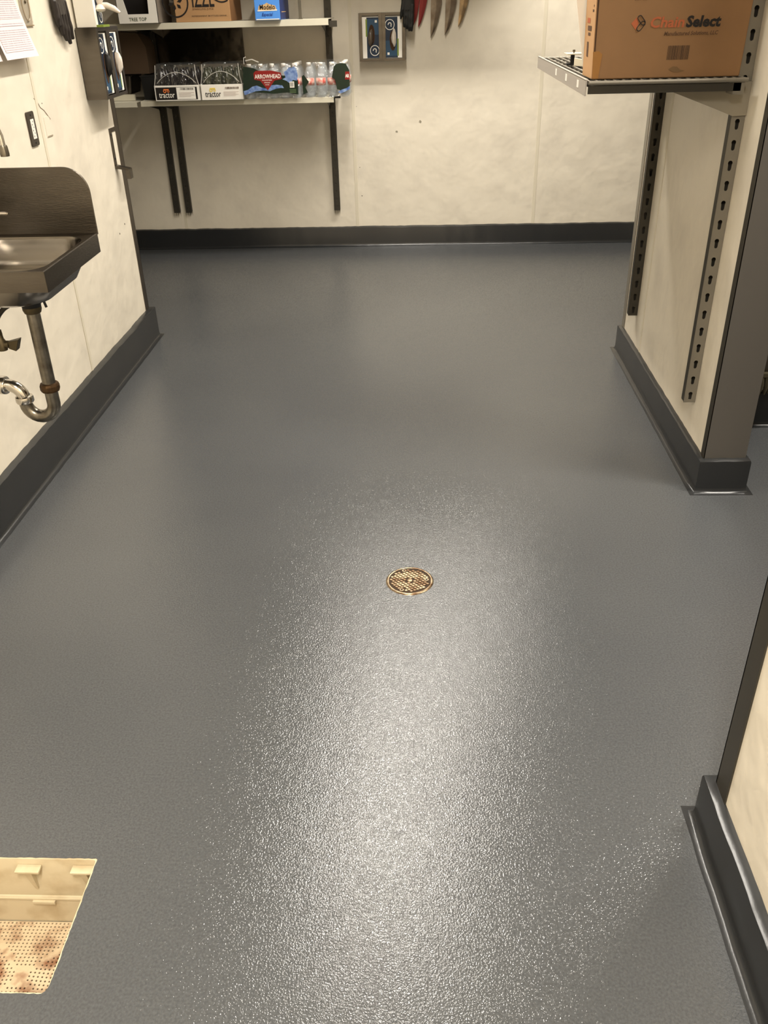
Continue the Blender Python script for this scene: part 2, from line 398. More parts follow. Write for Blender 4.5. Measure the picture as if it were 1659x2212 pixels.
sweep_base('baseboard_near_right', [(XN, -2.2), (XN, 1.22), (XN, 1.2715), (XN + .05, 1.2715), (XN + .124, 1.2715)], 0.130, 0.024, 'coved grey base along the near right wall', side=-1)
sweep_base('baseboard_side_room', [(SX1, 3.30), (4.0, 3.30)], 0.150, 0.020, 'coved dark base in the side room')

# ceiling fixtures
for i, (x, y, sx, sy, p, lab) in enumerate(FIXTURES):
    t = thing('ceiling_light', (x, y, CEIL), lab, 'ceiling light', 'ceiling lights')
    obj('housing', MB().box(x - sx / 2 - .03, x + sx / 2 + .03, y - sy / 2 - .03, y + sy / 2 + .03, CEIL - .07, CEIL), M_white, t)
    obj('diffuser', MB().box(x - sx / 2, x + sx / 2, y - sy / 2, y + sy / 2, CEIL - .09, CEIL - .07), M_lamp, t)

# ---------------------------------------------------------------- floor drain
def floor_drain():
    cx, cy, R_ = -0.039, 2.170, 0.072
    t = thing('floor_drain', (cx, cy, 0), 'round bronze drain cover with diamond tread, set in the grey floor', 'drain')
    obj('ring', MB().lathe([(R_ - .006, .0005), (R_ - .006, .0030), (R_ - .003, .0036), (R_, .0024), (R_ + .002, .0002)], (cx, cy, 0), 48), M_bronze, t, smooth=True)
    obj('cover_plate', MB().lathe([(0.0001, .0003), (R_ - .007, .0003), (R_ - .007, .0016), (0.0001, .0016)], (cx, cy, 0), 48), M_bronzed, t)
    mb = MB(); a = 0.0105
    e1 = Vector((math.cos(math.radians(28)), math.sin(math.radians(28)))) * a; e2 = Vector((math.cos(math.radians(-50)), math.sin(math.radians(-50)))) * a
    for i in range(-12, 13):
        for j in range(-12, 13):
            c = e1 * i + e2 * j
            if c.length > R_ - .0135 or c.length < .013: continue
            if min((c - Vector(q)).length for q in ((-.018, .052), (-.024, -.050), (.052, .004))) < .010: continue
            k = .40; q = [c + e1 * k + e2 * k, c - e1 * k + e2 * k, c - e1 * k - e2 * k, c + e1 * k - e2 * k]
            q2 = [c + (p - c) * .8 for p in q]
            mb.loft([[(cx + p.x, cy + p.y, .0014) for p in q], [(cx + p.x, cy + p.y, .0032) for p in q2]])
    obj('diamond_tread', mb, M_bronze, t, kind='stuff')
    obj('centre_boss', MB().lathe([(.0001, .0014), (.0085, .0014), (.0075, .0036), (.0001, .004)], (cx, cy, 0), 20), M_bronze, t, smooth=True)
    for px, py in ((-.018, .052), (-.024, -.050), (.052, .004)):
        s_ = obj('screw_hole', MB().lathe([(.0036, .0014), (.0068, .0014), (.0068, .0034), (.0036, .0034), (.0036, .0014)], (cx + px, cy + py, 0), 16), M_bronze, t)
        obj('recess', MB().lathe([(.0001, .0015), (.0036, .0015), (.0036, .0018), (.0001, .0018)], (cx + px, cy + py, 0), 12), M_black, s_)
floor_drain()

# ---------------------------------------------------------------- floor sink
def floor_sink():
    x0, x1, y0, y1 = HOLE; D = 0.205
    t = thing('floor_sink', ((x0 + x1) / 2, (y0 + y1) / 2, 0), 'cream plastic floor sink at the lower left, with a stained perforated tray', 'floor sink')
    mb = MB()
    def ring(d, z, r=.014): return [(x, y, z) for x, y in rrect(x0 + d, x1 - d, y0 + d, y1 - d, r, 4)]
    mb.loft([ring(-.012, -.0005), ring(.0026, -.0005, .006), ring(.0036, -.004, .006), ring(.003, -.118), ring(.003, -.124), ring(.010, -.127), ring(.012, -D - .02), ring(-.012, -D - .02), ring(-.012, -.0005)], cap=False)
    # the rim sits just under the paint; lift is avoided by keeping it below z = 0
    for i in range(len(mb.v)):
        if mb.v[i].z > -.002: mb.v[i].z = -.0012
    obj('basin', mb, M_pvc, t, smooth=True)
    obj('basin_bottom', MB().box(x0 - .012, x1 + .012, y0 - .012, y1 + .012, -D - .05, -D - .02), M_cdark, t)
    for cx in (x1 - .030, x1 - .150, x1 - .270):
        tb = MB().prism([(cx - .026, -.018), (cx + .026, -.018), (cx + .026, -.024), (cx - .026, -.024)], 'y', y1 - .024, y1 - .004)
        tb.loft([[(cx - .008, y1 - .022, -.024), (cx + .008, y1 - .022, -.024), (cx + .008, y1 - .003, -.024), (cx - .008, y1 - .003, -.024)],
                 [(cx - .003, y1 - .008, -.095), (cx + .003, y1 - .008, -.095), (cx + .003, y1 - .003, -.095), (cx - .003, y1 - .003, -.095)]])
        obj('support_lug', tb, M_pvc, t, bevel=.001)
    obj('ledge_lip', MB().box(x0 + .006, x1 - .02, y1 - .013, y1 - .009, -.128, -.122).box(x1 - .165, x1 - .115, y1 - .018, y1 - .010, -.136, -.127), M_pvc, t, bevel=.001)
    tr = MB(); N = 31; s_ = (x1 - x0 - .028) / N; sy = (y1 - y0 - .028) / N
    def zt(x, y):
        u = abs(x - (x0 + x1) / 2) / ((x1 - x0) / 2); v = abs(y - (y0 + y1) / 2) / ((y1 - y0) / 2)
        return -D + .014 * (1 - max(u, v))
    for i in range(N):
        for j in range(N):
            ax = x0 + .014 + i * s_; ay = y0 + .014 + j * sy; cx, cy = ax + s_ / 2, ay + sy / 2
            o_ = [(ax, ay), (cx, ay), (ax + s_, ay), (ax + s_, cy), (ax + s_, ay + sy), (cx, ay + sy), (ax, ay + sy), (ax, cy)]
            du, dv = abs(cx - (x0 + x1) / 2), abs(cy - (y0 + y1) / 2)
            if abs(du - dv) < .006 or (du < .018 and dv < .018):
                tr.add([(x, y, zt(x, y)) for x, y in o_], [tuple(range(8))]); continue
            inn = [(cx + .0021 * math.cos(a), cy + .0021 * math.sin(a)) for a in [math.radians(225 + 45 * k) for k in range(8)]]
            vs = [(x, y, zt(x, y)) for x, y in o_] + [(x, y, zt(x, y)) for x, y in inn] + [(x, y, zt(x, y) - .003) for x, y in inn]
            fs = [(k, (k + 1) % 8, 8 + (k + 1) % 8, 8 + k) for k in range(8)] + [(8 + k, 8 + (k + 1) % 8, 16 + (k + 1) % 8, 16 + k) for k in range(8)]
            tr.add(vs, fs)
    obj('perforated_tray', tr, M_pvcs, t)
floor_sink()

# ---------------------------------------------------------------- hand sink
def hand_sink():
    X0, X1, Y0, Y1, Z = XL + .003, -1.0, 2.235, 2.672, 0.953
    t = thing('hand_sink', (-1.2, 2.45, Z), 'stainless wall-hung hand sink with a round-cornered side splash, at the left', 'sink')
    # apron and rim
    rim = MB()
    def rr(a, b, c, d, z, r=.0015): return [(x, y, z) for x, y in rrect(a, b, c, d, r, 8)]
    rings = [rr(X0, X1, Y0, Y1, Z - .055), rr(X0, X1, Y0, Y1, Z), rr(X0 + .002, X1 - .003, Y0 + .003, Y1 - .003, Z + .0015, .002),
             rr(X0 + .006, X1 - .010, Y0 + .010, Y1 - .008, Z - .001, .006),
             rr(X0 + .05, X1 - .026, Y0 + .030, Y1 - .014, Z - .005, .07)]
    rim.loft(rings, cap=False)
    obj('rim', rim, M_steel, t, smooth=True)
    bowl = MB()
    b0 = (X0 + .05, X1 - .026, Y0 + .030, Y1 - .014)
    def br(d, z, r): return [(x, y, z) for x, y in rrect(b0[0] + d, b0[1] - d, b0[2] + d, b0[3] - d, r, 8)]
    inner = [br(0, Z - .005, .07), br(.006, Z - .012, .068), br(.012, Z - .07, .07), br(.030, Z - .105, .07), br(.065, Z - .120, .07), br(.125, Z - .126, .05)]
    outer = [br(.122, Z - .1285, .05), br(.063, Z - .1235, .07), br(.026, Z - .108, .07), br(.008, Z - .072, .07), br(.002, Z - .014, .068), br(-.0035, Z - .0062, .07)]
    bowl.loft(inner + outer + [inner[0]], cap=False)
    bowl.add(inner[-1], [tuple(range(len(inner[-1])))])
    obj('bowl', bowl, M_bowl, t, smooth=True)
    obj('drain_strainer', MB().lathe([(.0001, Z - .1255), (.018, Z - .1255), (.03, Z - .124), (.03, Z - .126), (.0001, Z - .127)], (-1.158, 2.452, 0), 24), M_chrome, t, smooth=True)
    # side splash with one big rounded corner
    def splash_outline(a, b, zt, r):
        pts = [(a, Z - .003), (b, Z - .003)]
        for k in range(11):
            q = PI / 2 * k / 10; pts.append((b - r + r * math.cos(q), zt - r + r * math.sin(q)))
        pts.append((a, zt)); return pts
    obj('side_splash', MB().prism(splash_outline(X0, X1 + .002, 1.147, .075), 'y', Y1 - .002, Y1 + .004), M_steel, t, bevel=.0015)
    obj('back_splash', MB().prism([(Y0, Z), (Y1, Z), (Y1, 1.147), (Y0, 1.147)], 'x', X0 - .002, X0 + .004), M_steel, t, bevel=.0015)
    # faucet
    f = thing('faucet', (-1.40, 2.45, 1.05), 'chrome gooseneck faucet above the hand sink, spout tip at the left edge', 'faucet')
    path = [(-1.40, 2.45, 1.06), (-1.335, 2.45, 1.06), (-1.31, 2.45, 1.075), (-1.305, 2.45, 1.10), (-1.305, 2.45, 1.25)]
    for k in range(1, 13):
        a = PI - PI * k / 12 * .96; path.append((-1.2175 + .0875 * math.cos(a), 2.45, 1.25 + .0875 * math.sin(a)))
    path.append((-1.130, 2.45, 1.234))
    obj('spout', MB().tube(path, .0075, 14), M_chrome, f, smooth=True)
    obj('nozzle', MB().lathe([(.0001, 1.238), (.010, 1.238), (.0115, 1.233), (.0125, 1.216), (.0120, 1.210), (.0001, 1.210)], (-1.130, 2.45, 0), 20), M_pipe, f, smooth=True)
    obj('body', MB().lathe([(.026, -1.463), (.026, -1.455), (.020, -1.450), (.018, -1.395), (.0001, -1.393)], (0, 2.45, 1.06), 20, 'x').box(-1.42, -1.395, 2.36, 2.54, 1.048, 1.072), M_chrome, f, smooth=True)
    for yy in (2.37, 2.53):
        obj('handle', MB().tube([(-1.41, yy, 1.06), (-1.34, yy, 1.066), (-1.28, yy, 1.064)], [.011, .007, .0065], 10), M_chrome, f, smooth=True)
    obj('lever', MB().tube([(-1.33, 2.45, 1.06), (-1.26, 2.45, 1.061), (-1.17, 2.45, 1.0605), (-1.160, 2.45, 1.060)], [.008, .005, .0048, .003], 10), M_chrome, f, smooth=True)
    # waste and trap
    p = thing('drain_pipe', (-1.158, 2.452, .55), 'tarnished chrome drain pipe with a curved trap under the hand sink', 'pipe')
    px = -1.158; yy = 2.452
    obj('tailpiece', MB().tube([(px, yy, .800), (px - .003, yy, .545)], .0202, 20), M_pipe, p, smooth=True)
    obj('collar', MB().lathe([(.0001, .827), (.044, .827), (.044, .818), (.030, .812), (.027, .790), (.0205, .784), (.0001, .784)], (px, yy, 0), 24), M_black, p, smooth=True)
    obj('flange_nut', MB().lathe([(.0203, .798), (.0275, .798), (.0275, .786), (.024, .776), (.0203, .774)], (px, yy, 0), 24), M_valve, p, smooth=True)
    obj('lever_arm', MB().tube([(px - .01, yy, .815), (px + .035, yy - .01, .812), (px + .052, yy - .012, .826)], .0055, 8).tube([(px + .045, yy - .012, .818), (px + .050, yy - .012, .795)], .004, 8), M_black, p)
    obj('slip_nut', MB().lathe([(.021, .553), (.0275, .551), (.030, .544), (.030, .532), (.0275, .526), (.021, .525)], (px - .003, yy, 0), 12), M_brass, p)
    tp = [(px - .003, yy, .545), (px - .003, yy, .484)]
    r = .045; cx = px - .003 - r
    for k in range(1, 13): a = -PI * k / 12; tp.append((cx + r * math.cos(a), yy, .484 + r * math.sin(a)))
    tp.append((cx - r, yy, .497))
    obj('trap_bend', MB().tube(tp, .0205, 20), M_pipe, p, smooth=True)
    obj('trap_nut', MB().lathe([(.021, .510), (.0265, .508), (.028, .502), (.028, .492), (.026, .488), (.021, .487)], (cx - r, yy, 0), 20), M_chrome, p, smooth=True)
    ep = [(cx - r, yy, .495)]; r2 = .045
    for k in range(0, 9): a = PI / 2 * k / 8; ep.append((cx - r - r2 + r2 * math.cos(a), yy, .500 + r2 * math.sin(a)))
    ep.append((XL + .002, yy, .548))
    obj('wall_elbow', MB().tube(ep, .0195, 20), M_chrome, p, smooth=True)
    obj('elbow_nut', MB().lathe([(.0205, -1.322), (.027, -1.320), (.029, -1.313), (.029, -1.300), (.027, -1.296), (.0205, -1.295)], (0, yy, .5455), 20, 'x'), M_chrome, p, smooth=True)
    obj('wall_flange', MB().lathe([(.020, XL + .014), (.036, XL + .006), (.038, XL), (.020, XL)], (0, yy, .548), 24, 'x'), M_chrome, p, smooth=True)
    # stop valve and hose
    v = thing('stop_valve', (XL, 2.44, .68), 'dark bronze stop valve with a black braided hose under the sink', 'valve')
    obj('stem', MB().tube([(XL, 2.44, .683), (-1.249, 2.44, .682)], .0115, 14), M_valve, v, smooth=True)
    obj('valve_body', MB().lathe([(.0001, .662), (.014, .664), (.015, .690), (.010, .700), (.009, .712), (.0001, .712)], (-1.272, 2.44, 0), 16), M_valve, v, smooth=True)
    obj('valve_handle', MB().loft([[(-1.250, 2.432, .670), (-1.250, 2.448, .670), (-1.250, 2.448, .692), (-1.250, 2.432, .692)],
                                   [(-1.226, 2.426, .664), (-1.226, 2.454, .664), (-1.212, 2.454, .700), (-1.212, 2.426, .700)]]), M_valve, v, bevel=.002)
    hp = [(-1.272, 2.44, .708), (-1.273, 2.44, .735), (-1.263, 2.44, .765), (-1.240, 2.44, .790), (-1.216, 2.44, .806), (-1.206, 2.44, .832)]
    # smooth the hose
    sm = []
    for i in range(len(hp) - 1):
        p0 = Vector(hp[max(0, i - 1)]); p1 = Vector(hp[i]); p2 = Vector(hp[i + 1]); p3 = Vector(hp[min(len(hp) - 1, i + 2)])
        for k in range(5):
            u = k / 5; sm.append(tuple(0.5 * ((2 * p1) + (p2 - p0) * u + (2 * p0 - 5 * p1 + 4 * p2 - p3) * u * u + (3 * p1 - p0 - 3 * p2 + p3) * u ** 3)))
    sm.append(hp[-1])
    obj('hose', MB().tube(sm, .0072, 12), M_hose, v, smooth=True)
    obj('hose_nut', MB().lathe([(.0075, .728), (.011, .726), (.012, .712), (.0001, .710)], (-1.274, 2.44, 0), 8), M_valve, v)
hand_sink()

# ---------------------------------------------------------------- slotted standards (channels with keyholes)
def keyhole_plate(mb, x0, x1, z0, z1, pitch, first, y, th, r=.0074, flip=False):
    """vertical plate in the x-z plane at depth y with keyhole slots; thickness th towards +y"""
    cx = (x0 + x1) / 2; zs = []; z = first
    while z < z1 - .02: zs.append(z); z += pitch
    edges = [z0] + [(a + b) / 2 for a, b in zip(zs[:-1], zs[1:])] + [z1]
    for c, (a, b) in zip(zs, zip(edges[:-1], edges[1:])):
        hole = []
        for k in range(9):
            q = math.radians(-40 + 260 * k / 8); hole.append((cx + r * math.cos(q), c + r + r * math.sin(q)))
        for k in range(7):
            q = math.radians(180 + 180 * k / 6); hole.append((cx + r * .72 * math.cos(q), c - r * 1.5 + r * .72 * math.sin(q)))
        n = len(hole); out = []
        for hx, hz in hole:                      # push each hole point out to the cell border
            dx, dz = hx - cx, hz - c; s_ = min(((x1 - cx) / abs(dx)) if abs(dx) > 1e-9 else 1e9, ((b - c) if dz > 0 else (c - a)) / abs(dz) if abs(dz) > 1e-9 else 1e9)
            out.append((cx + dx * s_, c + dz * s_))
        # add the cell corners as fan triangles
        for yy in (y, y + th):
            vs = [(px, yy, pz) for px, pz in hole] + [(px, yy, pz) for px, pz in out]
            fs = [(k, (k + 1) % n, n + (k + 1) % n, n + k) for k in range(n)]
            m0 = len(vs)
            for (qx, qz) in ((x0, a), (x1, a), (x1, b), (x0, b)):
                best = None
                for k in range(n):
                    p, q2 = out[k], out[(k + 1) % n]
                    onx = abs(p[0] - qx) < 1e-7 or abs(q2[0] - qx) < 1e-7; onz = abs(p[1] - qz) < 1e-7 or abs(q2[1] - qz) < 1e-7
                    if onx and onz and not (abs(p[0] - q2[0]) < 1e-7 or abs(p[1] - q2[1]) < 1e-7): best = k
                if best is not None:
                    vs.append((qx, yy, qz)); fs.append((n + best, n + (best + 1) % n, len(vs) - 1))
            mb.add(vs, fs)
        vs = [(px, y, pz) for px, pz in hole] + [(px, y + th, pz) for px, pz in hole]
        mb.add(vs, [(k, (k + 1) % n, n + (k + 1) % n, n + k) for k in range(n)])
    mb.box(x0, x0 + .0004, y, y + th, z0, z1); mb.box(x1 - .0004, x1, y, y + th, z0, z1)

def right_standard(y, zb, first, pitch, label, m_face, dpt=.026, ztop=2.5):
    x0, x1 = .958, .9995
    t = thing('shelf_standard', (XS, y, zb), label, 'shelf standard', 'keyhole standards on the stub wall')
    a = MB(); keyhole_plate(a, x0, x1, zb, ztop, pitch, first, y, .002)
    obj('slotted_face', a, m_face, t)
    obj('side_flange', MB().box(x0 - .0005, x0 + .0015, y + .002, y + dpt + .004, zb + .004, ztop), M_std_dark, t)
    obj('back_flange', MB().box(x0 + .0015, x1, y + dpt + .002, y + dpt + .004, zb, ztop), M_std_dark, t)
    return t
right_standard(2.94, .256, .282, .0607, 'nearer grey keyhole standard on the stub wall, under the big carton', M_std)
right_standard(3.925, .262, .290, .0600, 'farther dark keyhole standard on the stub wall, near its far corner', M_std_dark)

def end_standard(x, zb, label, ztop=2.2):
    t = thing('shelf_standard', (x, YE, zb), label, 'shelf standard', 'dark standards on the end wall')
    a = MB(); keyhole_plate(a, x - .021, x + .021, zb, ztop, .0508, zb + .03, YE - .034, .002, r=.0020)
    obj('slotted_face', a, M_std_dark, t)
    obj('side_flange', MB().box(x - .021, x - .019, YE - .032, YE - .0025, zb + .004, ztop), M_std_dark, t)
    obj('side_flange', MB().box(x + .019, x + .021, YE - .032, YE - .0025, zb + .004, ztop), M_std_dark, t)
    return t
end_standard(-1.775, .258, 'leftmost dark shelf standard on the end wall')
end_standard(-1.688, .258, 'middle dark shelf standard on the end wall, close beside the leftmost one')
end_standard(-.608, .258, 'rightmost dark shelf standard on the end wall, under the shelf end')

# ---------------------------------------------------------------- end wall shelves
def wall_shelf(x0, x1, yf, zt, lip, label, brackets, name='wall_shelf'):
    t = thing(name, ((x0 + x1) / 2, (yf + YE) / 2, zt), label, 'shelf')
    obj('deck', MB().box(x0, x1, yf + .0025, YE - .036, zt - .003, zt), M_shelfw, t)
    obj('front_lip', MB().box(x0, x1, yf, yf + .0025, zt - lip, zt + .0005).box(x0, x1, yf + .0025, yf + .02, zt - lip, zt - lip + .002), M_shelfw, t, bevel=.0006)
    for bx in brackets:
        obj('bracket', MB().prism([(YE - .036, zt - .004), (yf + .03, zt - .004), (yf + .03, zt - .022), (YE - .06, zt - .085), (YE - .036, zt - .11)], 'x', bx - .002, bx + .002)
            .box(bx - .012, bx + .012, yf + .03, YE - .036, zt - .008, zt - .0035), M_std_dark, t)
    return t
ls = wall_shelf(-1.795, -.556, 5.975, 1.030, .031, 'lower cream metal shelf on the end wall, under the bottled drinks', (-1.79, -1.70, -.62))
obj('bracket_tip', MB().box(-.556, -.520, 6.05, 6.08, 1.016, 1.027), M_black, ls)
us = wall_shelf(-1.96, -.566, 5.975, 1.460, .034, 'upper cream metal shelf on the end wall, under the cartons', (-1.79, -1.70, -.62))
obj('bracket_tip', MB().box(-.5655, -.520, 6.02, 6.05, 1.415, 1.448), M_std_dark, us)
sh = wall_shelf(-2.6, -1.828, 6.0, 1.024, .030, 'short cream shelf end left of the lower shelf, behind the wall corner', ())
obj('raised_edge', MB().box(-2.6, -1.862, 6.09, 6.11, 1.026, 1.062), M_shelfw, sh)
ts = wall_shelf(-2.0, .52, 5.97, 1.86, .035, 'unseen metal shelf added high on the end wall to shade it, above the picture', (-1.79, -1.70, -.62))  # added out of view to cast shade on the upper end wall
# steel sheet on the wall between the shelves
obj_steel = thing('steel_sheet', (-1.45, YE - .04, 1.3), 'brushed steel sheet standing at the wall between the two shelves', 'metal sheet')
obj('sheet', MB().box(-1.745, -1.17, YE - .045, YE - .040, 1.215, 1.425), mat('polished_steel_sheet', (120, 112, 100), .17, 1.0, bump=(9, .004)), obj_steel, bevel=.001)
obj('folded_edge', MB().box(-1.745, -1.17, YE - .056, YE - .040, 1.211, 1.215), M_steel_d, obj_steel)
# thin post on the upper shelf
o = obj('shelf_post', MB().box(-.752, -.735, 6.035, 6.050, 1.460, 1.72).box(-.758, -.729, 6.03, 6.055, 1.460, 1.463), mat('grey_post', (96, 90, 78), .5, .5), loc=(-.743, 6.04, 1.46)); tag(o, 'thin grey upright standing on the upper shelf beside the blue carton', 'post')

# ---------------------------------------------------------------- goods on the shelves
def carton(name, x0, x1, y0, y1, z0, z1, m, label, side=None, cat='box'):
    t = thing(name, ((x0 + x1) / 2, (y0 + y1) / 2, z0), label, cat)
    obj('body', MB().box(x0, x1, y0, y1, z0, z1), m, t, bevel=.002)
    if side: obj('side_panel', MB().box(x1, x1 + .0006, y0 + .003, y1 - .003, z0 + .003, z1 - .003), side, t)
    obj('top_flap', MB().box(x0 + .002, (x0 + x1) / 2 - .001, y0 + .002, y1 - .002, z1, z1 + .003), m, t)
    obj('top_flap', MB().box((x0 + x1) / 2 + .001, x1 - .002, y0 + .002, y1 - .002, z1, z1 + .003), m, t)
    return t
RX, UZ = (1, 0, 0), (0, 0, 1)
# white display carton with a cut-out front
t = thing('display_carton', (-1.713, 6.05, 1.461), 'white display carton with a cut-out front, overhanging the left of the upper shelf', 'box')
x0, x1, y0, y1, z0, z1 = -1.837, -1.592, 5.925, 6.24, 1.461, 1.66
fr = MB()
fr.prism([(x0, z0), (x1, z0), (x1, z0 + .050), (x0, z0 + .050)], 'y', y0, y0 + .003)
fr.prism([(x0, z0 + .050), (x0 + .062, z0 + .050), (x0 + .030, z1), (x0, z1)], 'y', y0, y0 + .003)
fr.prism([(x1 - .055, z0 + .050), (x1, z0 + .050), (x1, z1), (x1 - .048, z1)], 'y', y0, y0 + .003)
obj('front_panel', fr, M_white, t)
obj('side_panel', MB().box(x1 - .003, x1, y0, y1, z0, z1), mat('shaded_white_card', (120, 110, 98), .8), t)  # right side of the white carton, its shade put into the colour
obj('side_panel', MB().box(x0, x0 + .003, y0, y1, z0, z1), M_white, t)
obj('back_panel', MB().box(x0, x1, y1 - .003, y1, z0, z1).box(x0, x1, y0, y1, z0, z0 + .002), M_cdark, t)
obj('interior_block', MB().box(x0 + .004, x1 - .004, y0 + .05, y1 - .004, z0 + .003, z0 + .13), mat('near_black_interior', (20, 14, 10), .9), t)  # near-black block filling the dark interior behind the cut-out
text('TREE TOP', .026, (x0 + .065, y0 - .0006, z0 + .014), RX, UZ, mat('green_ink', (56, 72, 36), .6), t, bold=.0003, width=.108)
# brown carton
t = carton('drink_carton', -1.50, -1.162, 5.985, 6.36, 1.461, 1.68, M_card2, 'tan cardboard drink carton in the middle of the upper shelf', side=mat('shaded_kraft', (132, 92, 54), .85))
yy = 5.984
text('IZZE', .13, (-1.393, yy, 1.540), RX, UZ, M_ink, t, bold=.0015, width=.135)
text('SPARKLING JUICE', .014, (-1.392, yy, 1.524), RX, UZ, M_inkb, t, width=.13)
text('REFRESHMENT BOTTLED DRINK', .011, (-1.400, yy, 1.488), RX, UZ, M_ink, t, width=.215)
def ring_print(cx, cz, r0, r1, y, m, parent, n=40, a0=0, a1=360, name='printed_ring', axis='y', sgn=1):
    mb = MB(); vs = []
    for k in range(n + 1):
        a = math.radians(a0 + (a1 - a0) * k / n)
        for r in (r0, r1):
            vs.append((cx + r * math.cos(a), y, cz + r * math.sin(a)) if axis == 'y' else (y, cx + r * math.cos(a), cz + r * math.sin(a)))
    mb.add(vs, [(2 * k, 2 * k + 1, 2 * k + 3, 2 * k + 2) for k in range(n)])
    return obj(name, mb, m, parent)
ring_print(-1.492, 1.566, .072, .081, yy, M_ink, t)
pet = MB()
for k in range(6):
    a = math.radians(k * 60 + 15); d = Vector((math.cos(a), math.sin(a))); n_ = Vector((-d.y, d.x)); c = Vector((-1.492, 1.566))
    p = [c + d * .012, c + d * .030 + n_ * .010, c + d * .046, c + d * .030 - n_ * .010]
    pet.add([(q.x, yy, q.y) for q in p], [(0, 1, 2, 3)])
obj('printed_blossom', pet, M_ink, t)
ring_print(-1.205, 1.632, .066, .074, yy, M_ink, t, a0=200, a1=300)
# blue carton
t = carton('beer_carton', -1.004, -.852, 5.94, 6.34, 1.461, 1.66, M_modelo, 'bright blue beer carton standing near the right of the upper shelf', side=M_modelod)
yy = 5.939
M_gold = mat('gold_print', (206, 170, 120), .5)
b = MB(); b.add([(-.985, yy, 1.512), (-.870, yy, 1.512), (-.878, yy, 1.536), (-.915, yy, 1.545), (-.928, yy, 1.552), (-.940, yy, 1.545), (-.978, yy, 1.536)], [(0, 1, 2, 3, 4, 5, 6)])
obj('printed_banner', b, M_gold, t)
b = MB(); b.add([(-.987, yy - .0003, 1.508), (-.868, yy - .0003, 1.510), (-.868, yy - .0003, 1.516), (-.928, yy - .0003, 1.512), (-.987, yy - .0003, 1.514)], [(0, 1, 2, 3, 4)])
obj('printed_ribbon', b, M_white, t)
text('Modelo', .038, (-.974, yy - .0006, 1.517), RX, UZ, M_ink, t, bold=.0004, width=.092)
text('Especial', .024, (-.964, yy, 1.483), RX, UZ, mat('deep_blue_ink', (20, 50, 130), .6), t, bold=.0004, shear=.3, width=.068)
obj('printed_band', MB().box(-.998, -.858, yy - .0001, yy + .0004, 1.463, 1.468), M_white, t)
b = MB().box(-.851, -.8505, 6.0, 6.2, 1.50, 1.504); obj('printed_stripe', b, M_gold, t)

# brown carton and pans at the far left of the lower shelf
t = thing('tilted_carton', (-1.86, 6.2, 1.19), 'dark brown carton leaning above the black tub, left behind the drinks', 'box')
obj('body', MB().prism([(-2.02, 1.176), (-1.757, 1.176), (-1.757, 1.330), (-1.800, 1.405), (-2.02, 1.42)], 'y', 6.14, 6.34), M_cbrown, t, bevel=.002)
obj('flap', MB().prism([(-2.02, 1.41), (-1.80, 1.405), (-1.80, 1.409), (-2.02, 1.418)], 'y', 6.10, 6.14), M_cbrown, t)
t = thing('steel_pan', (-1.93, 6.15, 1.065), 'grey steel pan with a bright rim, standing on the short shelf end', 'pan')
obj('body', MB().loft([[(x, y, 1.063) for x, y in rrect(-2.13, -1.885, 6.115, 6.33, .02)], [(x, y, 1.166) for x, y in rrect(-2.15, -1.866, 6.10, 6.345, .02)]]), M_steel_d, t, smooth=True)
obj('rim', MB().box(-2.155, -1.860, 6.09, 6.35, 1.166, 1.1705), M_steel, t, bevel=.001)
t = thing('black_tub', (-1.80, 6.2, 1.03), 'black plastic tub left of the dark drink case on the lower shelf', 'tub')
obj('body', MB().loft([[(x, y, 1.031) for x, y in rrect(-1.792, -1.700, 6.06, 6.30, .015)], [(x, y, 1.165) for x, y in rrect(-1.798, -1.694, 6.05, 6.31, .015)]]), M_black, t, smooth=True)
obj('rim', MB().box(-1.799, -1.693, 6.048, 6.312, 1.165, 1.170), M_black, t, bevel=.001)

